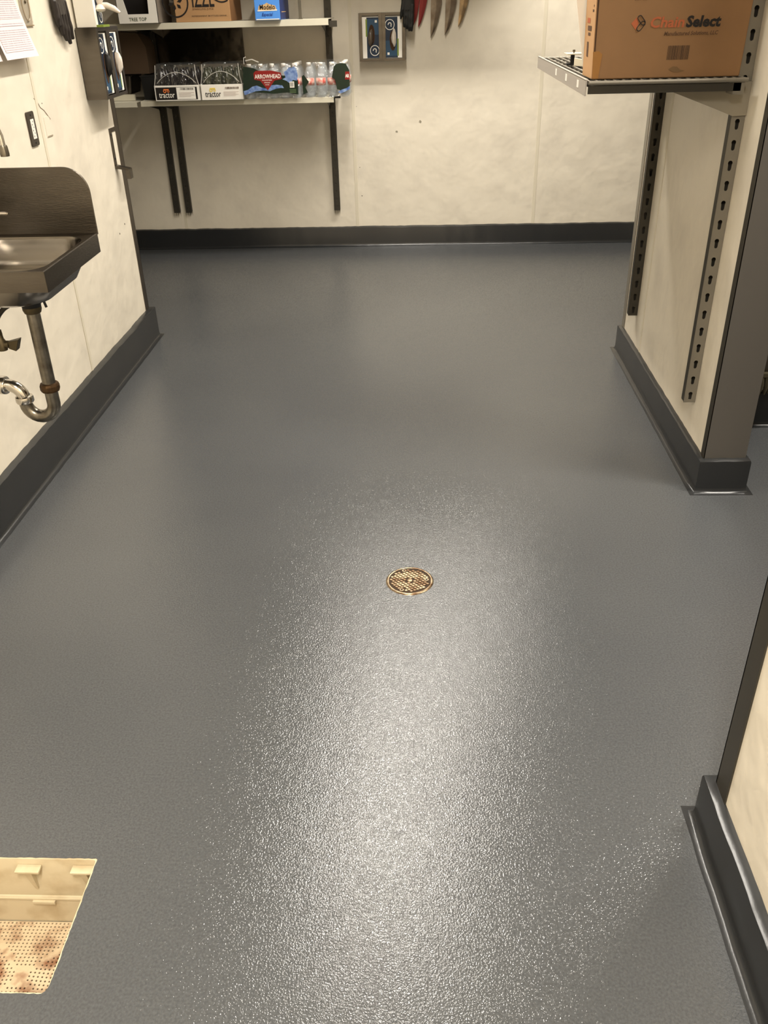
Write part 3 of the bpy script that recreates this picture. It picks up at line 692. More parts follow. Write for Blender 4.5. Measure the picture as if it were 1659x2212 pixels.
# bottles (meshes shared)
def bottle_mesh(name, prof, m, n=14):
    mb = MB().lathe(prof, (0, 0, 0), n); me = bpy.data.meshes.new(name); me.from_pydata([tuple(v) for v in mb.v], [], mb.f)
    bm = bmesh.new(); bm.from_mesh(me); bmesh.ops.recalc_face_normals(bm, faces=bm.faces); bm.to_mesh(me); bm.free()
    me.materials.append(m); me.shade_smooth(); return me
def drink_case(x0, x1, label, mglass, dark, band, logo):
    y0, y1, z0 = 5.935, 6.165, 1.031; hz = .089
    t = thing('bottle_case', ((x0 + x1) / 2, (y0 + y1) / 2, z0), label, 'case', 'shrink-wrapped bottle cases')
    obj('tray', MB().box(x0, x1, y0, y0 + .003, z0, z0 + hz).box(x0, x0 + .003, y0, y1, z0, z0 + hz).box(x1 - .003, x1, y0, y1, z0, z0 + hz)
        .box(x0, x1, y1 - .003, y1, z0, z0 + hz).box(x0, x1, y0, y1, z0, z0 + .003), M_white, t, bevel=.0008)
    me = bottle_mesh('bottle', [(.0001, 0), (.029, 0), (.031, .004), (.031, .115), (.026, .140), (.014, .158), (.0125, .172), (.0125, .176), (.0001, .176)], mglass)
    nx = 4; sx = (x1 - x0 - .012) / nx
    for i in range(nx):
        for j in range(3):
            inst('bottle', me, t, (x0 + .006 + sx * (i + .5), y0 + .038 + j * .074, z0 + .004))
    # film dome: flat lid sagging in an arch at the front
    fm = MB(); X = [x0 + .004, x0 + .012, x0 + .028, (x0 + x1) / 2, x1 - .034, x1 - .016, x1 - .004]
    zt = z0 + .208
    rings = []
    for (d, z) in ((0, z0 + hz), (.004, z0 + hz + .05), (.010, z0 + hz + .09), (.026, zt)):
        k = (z - z0 - hz) / (zt - z0 - hz); rings.append([(x0 + .002 + .022 * k, y0 + .001 + d, z), (x1 - .002 - .022 * k, y0 + .001 + d, z), (x1 - .002 - .022 * k, y1 - .001 - d, z), (x0 + .002 + .022 * k, y1 - .001 - d, z)])
    fm.loft(rings, cap=False); fm.add(rings[-1], [(0, 1, 2, 3)])
    obj('wrap_film', fm, M_film, t)
    # the thick folded seam of the wrap arching over the bottles
    arch = []
    for k in range(13):
        u = k / 12; arch.append((x0 + .022 + (x1 - x0 - .044) * u, y0 + .003 + .006 * math.sin(PI * u), z0 + hz + .012 + .060 * math.sin(PI * u) ** .8))
    sm = obj('film_fold', MB().tube(arch, .0022, 6), mat('film_fold_plastic', (210, 205, 195), .15, alpha=.55), t)
    for sx_ in (x0, x1):
        s_ = 1 if sx_ == x0 else -1
        obj('film_fold', MB().tube([(sx_ + s_ * .004, y0 + .002, z0 + hz), (sx_ + s_ * .016, y0 + .006, z0 + hz + .05), (sx_ + s_ * .020, y0 + .016, zt - .006)], .0025, 6), MATS['film_fold_plastic'], t)
    yf = y0 - .0005
    if dark:
        obj('printed_panel', MB().box(x0 + .008, x1 - .018, yf - .0002, yf + .0004, z0 + .008, z0 + hz - .010), M_ink, t)
        lb = obj('address_label', MB().box(x0 + .140, x1 - .030, yf - .0008, yf - .0002, z0 + .010, z0 + hz - .012), M_white, t)
    yt = yf - .0012
    text('tractor', .048, (x0 + .026, yt, z0 + .020), RX, UZ, M_white if dark else M_ink, t, bold=.0004, width=.100)
    # little tractor emblem: two wheels and a cab
    for q, (cx, r) in enumerate(((x0 + .065, .0105), (x0 + .087, .008))):
        ring_print(cx, z0 + .057, r * .45, r, yt, logo, t, n=16, name='printed_emblem')
    e = MB().box(x0 + .058, x0 + .092, yt - .0001, yt + .0001, z0 + .063, z0 + .070); obj('printed_emblem', e, logo, t)
    # barcode and lines
    bx = x0 + .165 if dark else x0 + .155
    bc = MB(); xx = bx
    while xx < bx + .085:
        w_ = rnd.choice((.0015, .003, .004)); bc.box(xx, xx + w_, yt - .0003, yt, z0 + hz - .026, z0 + hz - .015); xx += w_ + rnd.choice((.0015, .003))
    obj('barcode', bc, M_inkb if not dark else mat('grey_ink', (90, 84, 80), .7), t, kind='stuff')
    ln = MB()
    for k in range(4): ln.box(bx - .012, bx + .085 - (k % 2) * .02, yt - .0003, yt, z0 + .046 - k * .007, z0 + .048 - k * .007)
    obj('printed_lines', ln, mat('pale_pink_ink', (196, 178, 170), .7), t)
    return t
drink_case(-1.683, -1.394, 'shrink-wrapped bottle case with a black printed tray, left on the lower shelf', M_water, True, None, M_orange)
drink_case(-1.388, -1.120, 'shrink-wrapped bottle case with a plain white tray, second on the lower shelf', M_olive, False, None, M_yellow)

def water_pack(x0, x1, y0, y1, label, full):
    z0 = 1.031
    t = thing('water_bottle_pack', ((x0 + x1) / 2, (y0 + y1) / 2, z0), label, 'bottle pack', 'water bottle packs')
    me = bottle_mesh('bottle', [(.0001, .002), (.012, .004), (.026, 0), (.030, .006), (.0305, .020), (.0285, .026), (.0305, .032), (.0285, .045), (.0305, .058), (.0300, .066), (.0300, .110), (.0305, .115), (.028, .135), (.020, .160), (.013, .172), (.0125, .182), (.0001, .182)], M_pet, 16)
    ml = bottle_mesh('bottle_label', [(.0303, .068), (.0308, .068), (.0308, .108), (.0303, .108)], mat('red_and_white_label', (206, 60, 44), .4, noise=(30, .3, (235, 220, 205))), 16)
    mc = bottle_mesh('cap', [(.0001, .176), (.0145, .176), (.0145, .192), (.0135, .195), (.0001, .195)], M_whitep, 12)
    nx = max(1, int((x1 - x0) / .0625)); sx = (x1 - x0) / nx; ny = max(1, int((y1 - y0) / .0625)); sy = (y1 - y0) / ny
    for i in range(nx):
        for j in range(ny):
            c = (x0 + sx * (i + .5), y0 + sy * (j + .5), z0)
            b_ = inst('bottle', me, t, c)
            if j == 0 or i == nx - 1:
                for n_, m_ in (('label', ml), ('cap', mc)):
                    q = bpy.data.objects.new(n_, m_); C.objects.link(q); q.parent = b_
    # wrap
    def rg(d, z, r=.03): return [(x, y, z) for x, y in rrect(x0 - .003 + d, x1 + .003 - d, y0 - .003 + d, y1 + .003 - d, r, 4)]
    prof = [(.0, .0), (.0, .08), (.0, .13), (.006, .165), (.020, .197)]
    fm = MB(); rings = []
    for d, z in prof:
        rings.append([(p[0] + rnd.uniform(-.0012, .0012), p[1] + rnd.uniform(-.0012, .0012), p[2]) for p in rg(d, z0 + z)])
    fm.loft(rings, cap=False); fm.add(rings[-1], [tuple(range(len(rings[-1])))])
    obj('wrap_film', fm, M_film, t, smooth=True)
    return t
# main pack: green printed film with red badge and blue peaks
t = water_pack(-1.112, -.752, 5.93, 6.24, 'water bottle pack with a red badge on dark green film, third on the lower shelf', True)
y = 5.925; z0 = 1.031
def poly(pts, yy, m, parent, name, axis='y', th=.0006):
    mb = MB()
    if axis == 'y': mb.prism(pts, 'y', yy, yy + th)
    else: mb.prism(pts, 'x', yy, yy + th)
    return obj(name, mb, m, parent)
poly([(-1.118, .036 + z0), (-1.05, .040 + z0), (-.93, .03 + z0), (-.84, .035 + z0), (-.772, .022 + z0), (-.768, .10 + z0), (-.79, .135 + z0), (-.86, .13 + z0), (-.93, .145 + z0), (-.99, .15 + z0), (-1.04, .175 + z0), (-1.105, .185 + z0)], y, M_green, t, 'green_print')
mts = [(-1.112, .026), (-1.116, .048), (-1.085, .056), (-1.06, .072), (-1.03, .078), (-1.00, .066), (-.975, .060), (-.94, .078), (-.905, .080), (-.87, .076), (-.86, .060), (-.88, .062), (-.91, .058), (-.95, .045), (-.99, .050), (-1.04, .046), (-1.08, .034)]
poly([(a, z0 + b) for a, b in mts], y - .0008, M_blue, t, 'blue_print')
mt2 = [(-.865, .110), (-.845, .120), (-.855, .150), (-.835, .160), (-.82, .175), (-.80, .172), (-.79, .180), (-.775, .165), (-.768, .13), (-.775, .100), (-.80, .105), (-.82, .085), (-.84, .100)]
poly([(a, z0 + b) for a, b in mt2], y - .0008, M_blue, t, 'blue_print')
bd = poly([(-1.043, z0 + .112), (-1.043, z0 + .148), (-1.028, z0 + .160), (-.93, z0 + .160), (-.872, z0 + .146), (-.870, z0 + .112), (-.915, z0 + .104), (-.962, z0 + .050), (-1.005, z0 + .104)], y - .0016, M_red, t, 'red_badge')
text('ARROWHEAD', .032, (-1.037, y - .0022, z0 + .117), RX, UZ, M_white, bd, bold=.0005, width=.162)
text('MOUNTAIN', .011, (-.993, y - .0022, z0 + .103), RX, UZ, M_white, bd, width=.06)
text('SPRING', .010, (-.981, y - .0022, z0 + .090), RX, UZ, M_white, bd, width=.036)
text('WATER', .009, (-.976, y - .0022, z0 + .078), RX, UZ, M_white, bd, width=.026)
bc = obj('barcode_patch', MB().box(-.822, -.794, y - .0016, y - .001, z0 + .062, z0 + .096), M_white, t)
br_ = MB(); xx = -.819
while xx < -.799: br_.box(xx, xx + .001, y - .0022, y - .0016, z0 + .068, z0 + .092); xx += .0024
obj('barcode', br_, M_ink, bc, kind='stuff')
for k in range(3): obj('printed_line', MB().box(-.825, -.785, y - .0016, y - .001, z0 + .050 - k * .008, z0 + .053 - k * .008), mat('pale_green_ink', (96, 120, 80), .6), t)
# loose torn film at its top left
lf = MB(); lf.tube([(-1.10, 5.935, z0 + .197), (-1.098, 5.935, z0 + .232), (-1.085, 5.94, z0 + .236)], .003, 6).tube([(-1.09, 5.94, z0 + .215), (-1.05, 5.945, z0 + .222), (-1.01, 5.95, z0 + .205)], .0035, 6)
obj('torn_film', lf, MATS['film_fold_plastic'], t)
# last pack: mostly clear, green print at its right end
t = water_pack(-.742, -.452, 5.96, 6.25, 'partly opened clear water bottle pack overhanging the right end of the lower shelf', False)
y = 5.955
poly([(-.560, z0 + .110), (-.545, z0 + .170), (-.530, z0 + .185), (-.500, z0 + .190), (-.470, z0 + .187), (-.449, z0 + .150), (-.449, z0 + .050), (-.500, z0 + .035), (-.530, z0 + .045), (-.540, z0 + .10)], y, M_green, t, 'green_print')
poly([(-.745, z0 + .02), (-.715, z0 + .03), (-.730, z0 + .06), (-.705, z0 + .09), (-.735, z0 + .13), (-.748, z0 + .12)], y, M_green, t, 'green_print')
poly([(-.525, z0 + .030), (-.500, z0 + .042), (-.470, z0 + .050), (-.449, z0 + .062), (-.449, z0 + .045), (-.48, z0 + .030), (-.51, z0 + .020)], y - .0008, M_blue, t, 'blue_print')
bd = poly([(-.478, z0 + .098), (-.448, z0 + .098), (-.448, z0 + .142), (-.474, z0 + .142)], y - .0016, M_red, t, 'red_badge')
text('AR', .026, (-.474, y - .0022, z0 + .110), RX, UZ, M_white, bd, bold=.001, width=.024)

# ---------------------------------------------------------------- glove boxes and their steel holders
def glove_carton(T, label, up=True, tissue=M_glovew, group=None, opening=True):
    """T maps (u across the front, d depth into the wall, h height) to world; front at d = 0"""
    o0 = Vector(T(.06, .03, 0))
    t = thing('glove_box', tuple(o0), label, 'glove box', 'glove boxes')
    W_, D_, H_ = .118, .070, .235
    obj('carton', MB(T).box(0, W_, 0, D_, 0, H_), M_white, t, bevel=.001)
    def f(a): return a if up else W_ - a
    def g(a): return a if up else H_ - a
    def bx(a0, a1, h0, h1, m, name, d=-.0008):
        A = sorted((f(a0), f(a1))); Hh = sorted((g(h0), g(h1)))
        return obj(name, MB(T).box(A[0], A[1], d, d + .0008, Hh[0], Hh[1]), m, t)
    bx(.0, .084, .002, H_ - .002, M_navy, 'navy_print')
    bx(.002, .080, .012, .10, M_teal, 'blue_print', -.0012)
    bx(.080, .090, .012, .11, M_lime, 'green_print', -.0014)
    # ring emblem
    def R_(a): return T(*a)
    mb = MB(T); vs = []; cx, cz, n = f(.034), g(.190), 28
    for k in range(n + 1):
        a = 2 * PI * k / n
        for r in (.027, .031): vs.append((cx + r * math.cos(a), -.0018, cz + r * math.sin(a)))
    mb.add(vs, [(2 * k, 2 * k + 1, 2 * k + 3, 2 * k + 2) for k in range(n)]); obj('printed_ring', mb, M_white, t)
    mb = MB(T); vs = []
    for k in range(15):
        a = math.radians(-10 + 200 * k / 14)
        for r in (.008, .013): vs.append((cx + r * math.cos(a), -.0018, cz + r * math.sin(a)))
    mb.add(vs, [(2 * k, 2 * k + 1, 2 * k + 3, 2 * k + 2) for k in range(14)]); mb.box(cx + .006, cx + .011, -.0018, -.0016, cz - .012, cz + .004)
    obj('printed_emblem', mb, M_white, t)
    bx(.016, .030, .018, .032, M_white, 'printed_mark', -.0022)
    if opening:
        mb = MB(T); c = (f(.052), g(.100)); pts = [(c[0] + .020 * math.cos(2 * PI * k / 20), c[1] + .058 * math.sin(2 * PI * k / 20)) for k in range(20)]
        mb.loft([[(a, -.0024, b) for a, b in pts], [(a, -.0016, b) for a, b in pts]]); obj('opening', mb, M_cdark, t)
    # crumpled glove pulled through the opening
    mb = MB(T); c = (f(.058), g(.115)); rings = []; rr_ = random.Random(int(o0.x * 1000) % 97 + 3)
    for k, (s_, d) in enumerate(((1.0, -.002), (1.1, -.010), (.85, -.020), (.45, -.027))):
        ring = []
        for q in range(12):
            a = 2 * PI * q / 12; j = rr_.uniform(.75, 1.15); ring.append((c[0] + .015 * s_ * j * math.cos(a), d, c[1] + .046 * s_ * j * math.sin(a)))
        rings.append(ring)
    mb.loft(rings); obj('glove_tip', mb, tissue, t, smooth=True)
    return t
def holder(T, label):
    W_, D_, H_ = .300, .088, .275
    t = thing('glove_box_holder', T(.15, D_ / 2, 0), label, 'dispenser', 'double glove-box holders')
    obj('back_plate', MB(T).box(0, W_, D_ - .002, D_, 0, H_), M_steel, t)
    obj('side_plate', MB(T).box(0, .002, 0, D_ - .002, 0, H_), M_steel, t)
    obj('side_plate', MB(T).box(W_ - .002, W_, 0, D_ - .002, 0, H_), M_steel, t)
    obj('bottom_tray', MB(T).box(.002, W_ - .002, 0, D_ - .002, 0, .002), M_steel, t)
    for a in (0, .150):
        obj('front_frame', MB(T).box(a, a + .022, -.0015, 0, 0, H_).box(a + .128, a + .1495, -.0015, 0, 0, H_).box(a + .022, a + .128, -.0015, 0, 0, .014).box(a + .022, a + .128, -.0015, 0, H_ - .014, H_), M_steel, t, bevel=.0004)
    obj('divider', MB(T).box(.1485, .1515, .0, D_ - .002, .002, H_), M_std_dark, t)
    return t
# on the end wall
T1 = lambda u, d, h: (-.405 + u, YE - .0885 + d, 1.205 + h)
holder(T1, 'stainless double glove-box holder on the end wall, beside the black glove')
T1a = lambda u, d, h: (-.405 + .016 + u, YE - .0885 + .006 + d, 1.222 + h)
T1b = lambda u, d, h: (-.405 + .166 + u, YE - .0885 + .006 + d, 1.222 + h)
# the left carton stands upside down in the photo (ring low, stripe at the left)
glove_carton(T1a, 'left glove box in the end wall holder, its ring mark low', up=False, tissue=mat('smoky_vinyl', (92, 80, 66), .35))
glove_carton(T1b, 'right glove box in the end wall holder, its ring mark high', up=True, tissue=M_glovew)
# on the left wall (front looks towards +x); u runs away from the camera
T2 = lambda u, d, h: (XL + .0925 - d, 4.098 + u, 1.203 + h)
holder(T2, 'stainless double glove-box holder on the left wall, near its corner')
T2a = lambda u, d, h: (XL + .0925 - .006 - d, 4.098 + .016 + u, 1.220 + h)
T2b = lambda u, d, h: (XL + .0925 - .006 - d, 4.098 + .166 + u, 1.220 + h)
glove_carton(T2a, 'nearer glove box in the left wall holder', up=True, tissue=mat('black_glove_tip', (24, 22, 20), .5))
glove_carton(T2b, 'farther glove box in the left wall holder, a pale glove hanging out', up=True, tissue=M_glovew)
# carton lying on top of the left holder, pale glove fingers sticking out
T3 = lambda u, d, h: (-1.374 - d * 1.2, 4.115 + u * .8, 1.4795 + h)
tb = glove_carton(T3, 'pale glove box standing on top of the left wall holder, glove fingers sticking out', up=False, opening=False)
obj('glove_finger', MB().tube([(-1.372, 4.17, 1.56), (-1.33, 4.165, 1.557), (-1.300, 4.16, 1.545), (-1.278, 4.16, 1.530)], [.010, .012, .011, .005], 10), M_glovew, tb, smooth=True)
obj('glove_bulge', MB().lathe([(.0001, -.012), (.018, -.008), (.024, 0), (.016, .014), (.0001, .020)], (-1.360, 4.16, 1.545), 12), M_glovew, tb, smooth=True)
obj('bottom_edge', MB().box(-1.4, -1.345, 4.116, 4.20, 1.4795, 1.488), M_lime, tb)

# ---------------------------------------------------------------- hanging gloves
def glove(T, fingers, label, m, top):
    """fingers: (root u, root h, tip u, tip h, radius); one continuous skin by voxel remesh; T maps (u, depth, h)"""
    o0 = T(0, 0, top)
    mb = MB(T)
    us = [f[0] for f in fingers]; u0, u1 = min(us) - .010, max(us) + .010; hr = max(f[1] for f in fingers)
    rings = []
    for h, k in ((hr - .03, .96), (hr + .01, 1.0), (hr + .05, 1.0), (hr + .09, .85), (hr + .12, .78), (top, .86)):
        c = (u0 + u1) / 2; w_ = (u1 - u0) / 2 * k; ring = []
        for q in range(16):
            a = 2 * PI * q / 16; ring.append((c + w_ * math.cos(a), .012 * math.sin(a), h))
        rings.append(ring)
    mb.loft(rings)
    for (ua, ha, ub, hb, r) in fingers:
        n = 6; pts = [(ua + (ub - ua) * (k / n), .002 * math.sin(3 * k), ha + .02 + (hb - ha - .02) * (k / n)) for k in range(n + 1)]
        rr_ = [r * 1.05] * (n - 1) + [r * .92, r * .6]
        sub = MB(); sub.tube(pts, rr_, 12); mb.add([tuple(v) for v in sub.v], sub.f)
    o_ = obj('hanging_glove', mb, m, loc=o0)
    rm = o_.modifiers.new('remesh', 'REMESH'); rm.mode = 'VOXEL'; rm.voxel_size = .0028; rm.use_smooth_shade = True
    sm = o_.modifiers.new('smooth', 'SMOOTH'); sm.iterations = 4
    tag(o_, label, 'glove')
TG = lambda u, d, h: (XL + .020 - d, 3.83 + u, h)
glove(TG, [(.040, 1.56, .052, 1.488, .0115), (.062, 1.55, .078, 1.458, .0120), (.092, 1.55, .110, 1.436, .0120), (.122, 1.55, .142, 1.424, .0120), (.148, 1.56, .180, 1.44, .0120)],
      'dark brown rubber glove hanging on the left wall beside the holder, fingers down', M_nitrile2, 1.74)
TG2 = lambda u, d, h: (-.10 + u, YE - .110 - d, h)
glove(TG2, [(-.018, 1.52, -.034, 1.440, .0085), (-.004, 1.50, -.012, 1.395, .0105), (.014, 1.50, .004, 1.385, .0110), (.030, 1.50, .020, 1.372, .0110), (.044, 1.50, .036, 1.371, .0110)],
      'black glove hanging on the end wall between the holder and the knives', M_nitrile, 1.72)

# ---------------------------------------------------------------- knives on a magnetic strip
o = obj('magnetic_strip', MB().box(-.15, .34, YE - .022, YE, 1.66, 1.70), M_black, loc=(.1, YE, 1.68), bevel=.002); tag(o, 'dark magnetic knife strip on the end wall above the hanging knives', 'knife rack')
def knife(tipx, tipz, w_, lean, m, label, mspine=None):
    t = thing('kitchen_knife', (tipx, YE - .026, tipz), label, 'knife', 'knives on the magnetic strip')
    L_ = 1.70 - tipz; sp, ed = [], []
    for k in range(11):
        u = k / 10; z = tipz + L_ * u
        c = tipx + lean * u; half = w_ * min(1, (u * 2.1) ** .62)
        sp.append((c - half * (.15 + .25 * u), z)); ed.append((c + half * (.85 - .25 * u), z))
    # spine on the left, belly on the right; a thin wedge
    vs, fs = [], []
    for (a, z), (b, z2) in zip(sp, ed): vs += [(a, YE - .0245, z), (a, YE - .0275, z), ((a + b) / 2, YE - .0278, z), (b, YE - .026, z2), ((a + b) / 2, YE - .0242, z)]
    for k in range(10):
        for q in range(5): fs.append((k * 5 + q, k * 5 + (q + 1) % 5, k * 5 + 5 + (q + 1) % 5, k * 5 + 5 + q))
    fs.append((0, 1, 2, 3, 4)); fs.append(tuple(50 + q for q in (4, 3, 2, 1, 0)))
    mb = MB().add(vs, fs); obj('blade', mb, m, t)
    cx = tipx + lean
    obj('handle', MB().box(cx - .014, cx + .016, YE - .034, YE - .018, 1.70, 1.82), M_nitrile, t, bevel=.004)
knife(-.052, 1.402, .048, .008, M_redh, 'leftmost knife on the strip, reddish, half hidden by the black glove')
knife(-.023, 1.388, .048, .050, M_redh, 'second knife from the left, its blade reddish')
knife(.058, 1.328, .068, .040, M_knife, 'third knife from the left, hanging lowest')
knife(.150, 1.340, .068, .045, M_knife, 'fourth knife from the left, broad and dark')
knife(.236, 1.385, .056, .050, mat('tan_reflecting_blade', (170, 146, 112), .3, .9, noise=(18, .4, (96, 84, 70))), 'rightmost knife on the strip, paler than the others')

# ---------------------------------------------------------------- left wall bits
t = thing('outlet_plate', (XL, 3.455, 1.165), 'dark outlet plate with a white insert, on the left wall above the sink', 'outlet')
obj('plate', MB().prism(rrect(3.420, 3.489, 1.105, 1.224, .008), 'x', XL, XL + .006), M_plate, t, bevel=.0015)
ins = obj('insert', MB().box(XL + .006, XL + .0085, 3.440, 3.470, 1.130, 1.198), M_whitep, t, bevel=.001)
for k in range(6): obj('socket_slot', MB().box(XL + .0085, XL + .0090, 3.447 + (k % 2) * .010, 3.450 + (k % 2) * .010, 1.137 + k * .010, 1.142 + k * .010), M_ink, ins)
for z in (1.116, 1.212): obj('screw', MB().lathe([(.0001, XL + .006), (.003, XL + .006), (.003, XL + .0072), (.0001, XL + .0076)], (0, 3.455, z), 8, 'x'), M_black, t)

def paper_mat():
    m = bpy.data.materials.new('printed_list_paper'); m.use_nodes = True; nt = m.node_tree; b = nt.nodes['Principled BSDF']; L = nt.links.new
    g = nt.nodes.new('ShaderNodeNewGeometry'); mp = nt.nodes.new('ShaderNodeMapping'); mp.inputs['Scale'].default_value = (0, 260, 30); L(g.outputs['Position'], mp.inputs['Vector'])
    n = nt.nodes.new('ShaderNodeTexNoise'); n.inputs['Scale'].default_value = 1; L(mp.outputs['Vector'], n.inputs['Vector'])
    wv = nt.nodes.new('ShaderNodeTexWave'); wv.bands_direction = 'Z'; wv.inputs['Scale'].default_value = 48; L(g.outputs['Position'], wv.inputs['Vector'])
    a = nt.nodes.new('ShaderNodeMath'); a.operation = 'MULTIPLY'; L(n.outputs['Fac'], a.inputs[0]); L(wv.outputs['Fac'], a.inputs[1])
    r = nt.nodes.new('ShaderNodeValToRGB'); r.color_ramp.elements[0].position = .18; r.color_ramp.elements[1].position = .5
    r.color_ramp.elements[0].color = (*lin((226, 212, 214)), 1); r.color_ramp.elements[1].color = (*lin((168, 152, 158)), 1)
    L(a.outputs[0], r.inputs['Fac']); L(r.outputs['Color'], b.inputs['Base Color']); b.inputs['Roughness'].default_value = .6
    return m
M_list = paper_mat(); M_paper = mat('pinkish_white_paper', (232, 214, 214), .6)
def sheet(name, y0, y1, z0, z1, out, label, skew=0.0):
    t = thing(name, (XL + .01, (y0 + y1) / 2, z1), label, 'paper')
    def surf(off, ya, yb, za, zb, m, nm):
        mb = MB(); N = 10; vs = []; fs = []
        for k in range(N + 1):
            u = k / N; z = za + (zb - za) * u; f = (z1 - z) / (z1 - z0); x = XL + .004 + off + out * f ** 2
            sh_ = skew * (1 - f)
            for yy in (ya, yb):
                vs += [(x, yy + sh_, z), (x - .0006, yy + sh_, z)]
        for k in range(N):
            a = 4 * k; fs += [(a, a + 2, a + 6, a + 4), (a + 1, a + 5, a + 7, a + 3), (a, a + 4, a + 5, a + 1), (a + 2, a + 3, a + 7, a + 6)]
        mb.add(vs, fs); return obj(nm, mb, m, t)
    surf(0, y0, y1, z0, z1, M_paper, 'page')
    surf(.0012, y0 + .018, y1 - .022, z0 + .022, z0 + .092, M_list, 'printed_table')
    surf(.0012, y0 + .018, y1 - .022, z0 + .100, z0 + .112, M_list, 'printed_table')
    surf(.0012, y0 + .018, y1 - .022, z0 + .122, z1 - .02, M_list, 'printed_table')
    return t
sheet('paper_list', 3.275, 3.560, 1.402, 1.74, .040, 'printed paper list curling off the left wall at the upper left, front sheet', -.06)
sheet('paper_list', 3.06, 3.268, 1.400, 1.74, .026, 'second paper sheet at the left edge, behind the curling list', -.05)
# clear plastic hook
t = thing('clear_plastic_hook', (XL, 3.64, 1.54), 'clear plastic hook plate stuck on the left wall right of the papers', 'hook')
cl = mat('clear_plastic', (214, 200, 176), .15, alpha=.35)
obj('plate', MB().prism([(3.575, 1.505), (3.590, 1.498), (3.665, 1.500), (3.672, 1.51), (3.672, 1.66), (3.575, 1.66)], 'x', XL, XL + .003), cl, t)
ring = [(XL + .006, 3.622 + .030 * math.cos(a), 1.562 + .048 * math.sin(a)) for a in [2 * PI * k / 24 for k in range(25)]]
obj('rim', MB().tube(ring, .0016, 6), mat('smoky_clear_edge', (150, 132, 104), .2), t)
obj('lower_edge', MB().box(XL + .002, XL + .006, 3.580, 3.668, 1.497, 1.501), MATS['smoky_clear_edge'], t)
obj('screw', MB().lathe([(.0001, XL + .003), (.006, XL + .003), (.005, XL + .006), (.0001, XL + .007)], (0, 3.63, 1.575), 10, 'x'), M_valve, t)
# crack and seam debris on the wall
M_crk = mat('crack_brown', (120, 96, 72), .8)
o = obj('trim_crack', MB().tube([(XL + .0005, 3.530, 1.262), (XL + .0005, 3.556, 1.250), (XL + .0005, 3.575, 1.226), (XL + .0005, 3.604, 1.214), (XL + .0005, 3.650, 1.177)], [.0006, .0012, .0014, .0012, .0016], 5), M_crk); o.name = 'wall_crack'; tag(o, 'thin brown crack in the left wall panel', kind='structure')
for i, (yy, zz, r) in enumerate(((3.60, 1.238, .0022), (3.615, 1.148, .0018), (4.31, .630, .004), (4.215, .605, .004))):
    o = obj('screw_hole', MB().lathe([(.0001, XL), (r, XL), (r, XL + .0009), (.0001, XL + .0009)], (0, yy, zz), 10, 'x'), M_ink, LW)
# patch with dried glue under the crack
obj('glue_patch', MB().box(XL, XL + .0012, 3.585, 3.645, 1.118, 1.19), mat('whitish_glue', (226, 214, 196), .6), LW)
obj('glue_patch', MB().box(XL + .0010, XL + .0020, 3.590, 3.642, 1.117, 1.122), mat('grey_smear', (150, 138, 118), .7), LW)
# metal hook bracket near the wall end
t = thing('wall_bracket', (XL, 4.33, 1.0), 'small bent metal bracket with holes near the end of the left wall', 'bracket')
obj('strap', MB().box(XL, XL + .003, 4.312, 4.345, .895, 1.062), M_steel_d, t)
obj('top_tab', MB().box(XL, XL + .004, 4.345, 4.404, 1.045, 1.062), M_steel_d, t)
obj('hook_arm', MB().loft([[(XL + .003, 4.310, .886), (XL + .003, 4.347, .886), (XL + .003, 4.347, .900), (XL + .003, 4.310, .900)],
                           [(XL + .058, 4.335, .874), (XL + .058, 4.372, .874), (XL + .058, 4.372, .882), (XL + .058, 4.335, .882)]]), M_steel, t)
obj('hook_plate', MB().box(XL + .040, XL + .062, 4.335, 4.375, .835, .880), M_steel, t, bevel=.001)
for z in (.930, 1.035): obj('bolt', MB().lathe([(.0001, XL + .003), (.005, XL + .003), (.004, XL + .006), (.0001, XL + .006)], (0, 4.328, z), 8, 'x'), M_black, t)

# marks on the end wall: scuffs with a shape of their own
EW = bpy.data.objects['wall_end']
def scuff(cx, cz, r, m, parent):
    mb = MB(); pts = [(cx + r * rnd.uniform(.4, 1.2) * math.cos(2 * PI * k / 9), cz + r * rnd.uniform(.4, 1.2) * math.sin(2 * PI * k / 9)) for k in range(9)]
    mb.prism(pts, 'y', YE - .0007, YE); obj('scuff', mb, m, parent)
M_sc = mat('grey_scuff', (150, 142, 124), .7)
scuff(-.172, .767, .011, M_sc, EW); scuff(-.009, .826, .010, M_sc, EW); scuff(-.428, .348, .004, M_ink, EW); scuff(-.437, .540, .003, M_inkb, EW)
scuff(-.445, .93, .0025, M_ink, EW)

M_grime = mat('grey_grime', (140, 130, 112), .8)
for x in (-1.775, -1.688, -.608):
    for k in range(3):
        mb = MB(); a = x - .018 + k * .016; mb.prism([(a, .258), (a + .006, .258), (a + .003, .258 - rnd.uniform(.02, .045))], 'y', YE - .0006, YE); obj('grime_streak', mb, M_grime, EW)

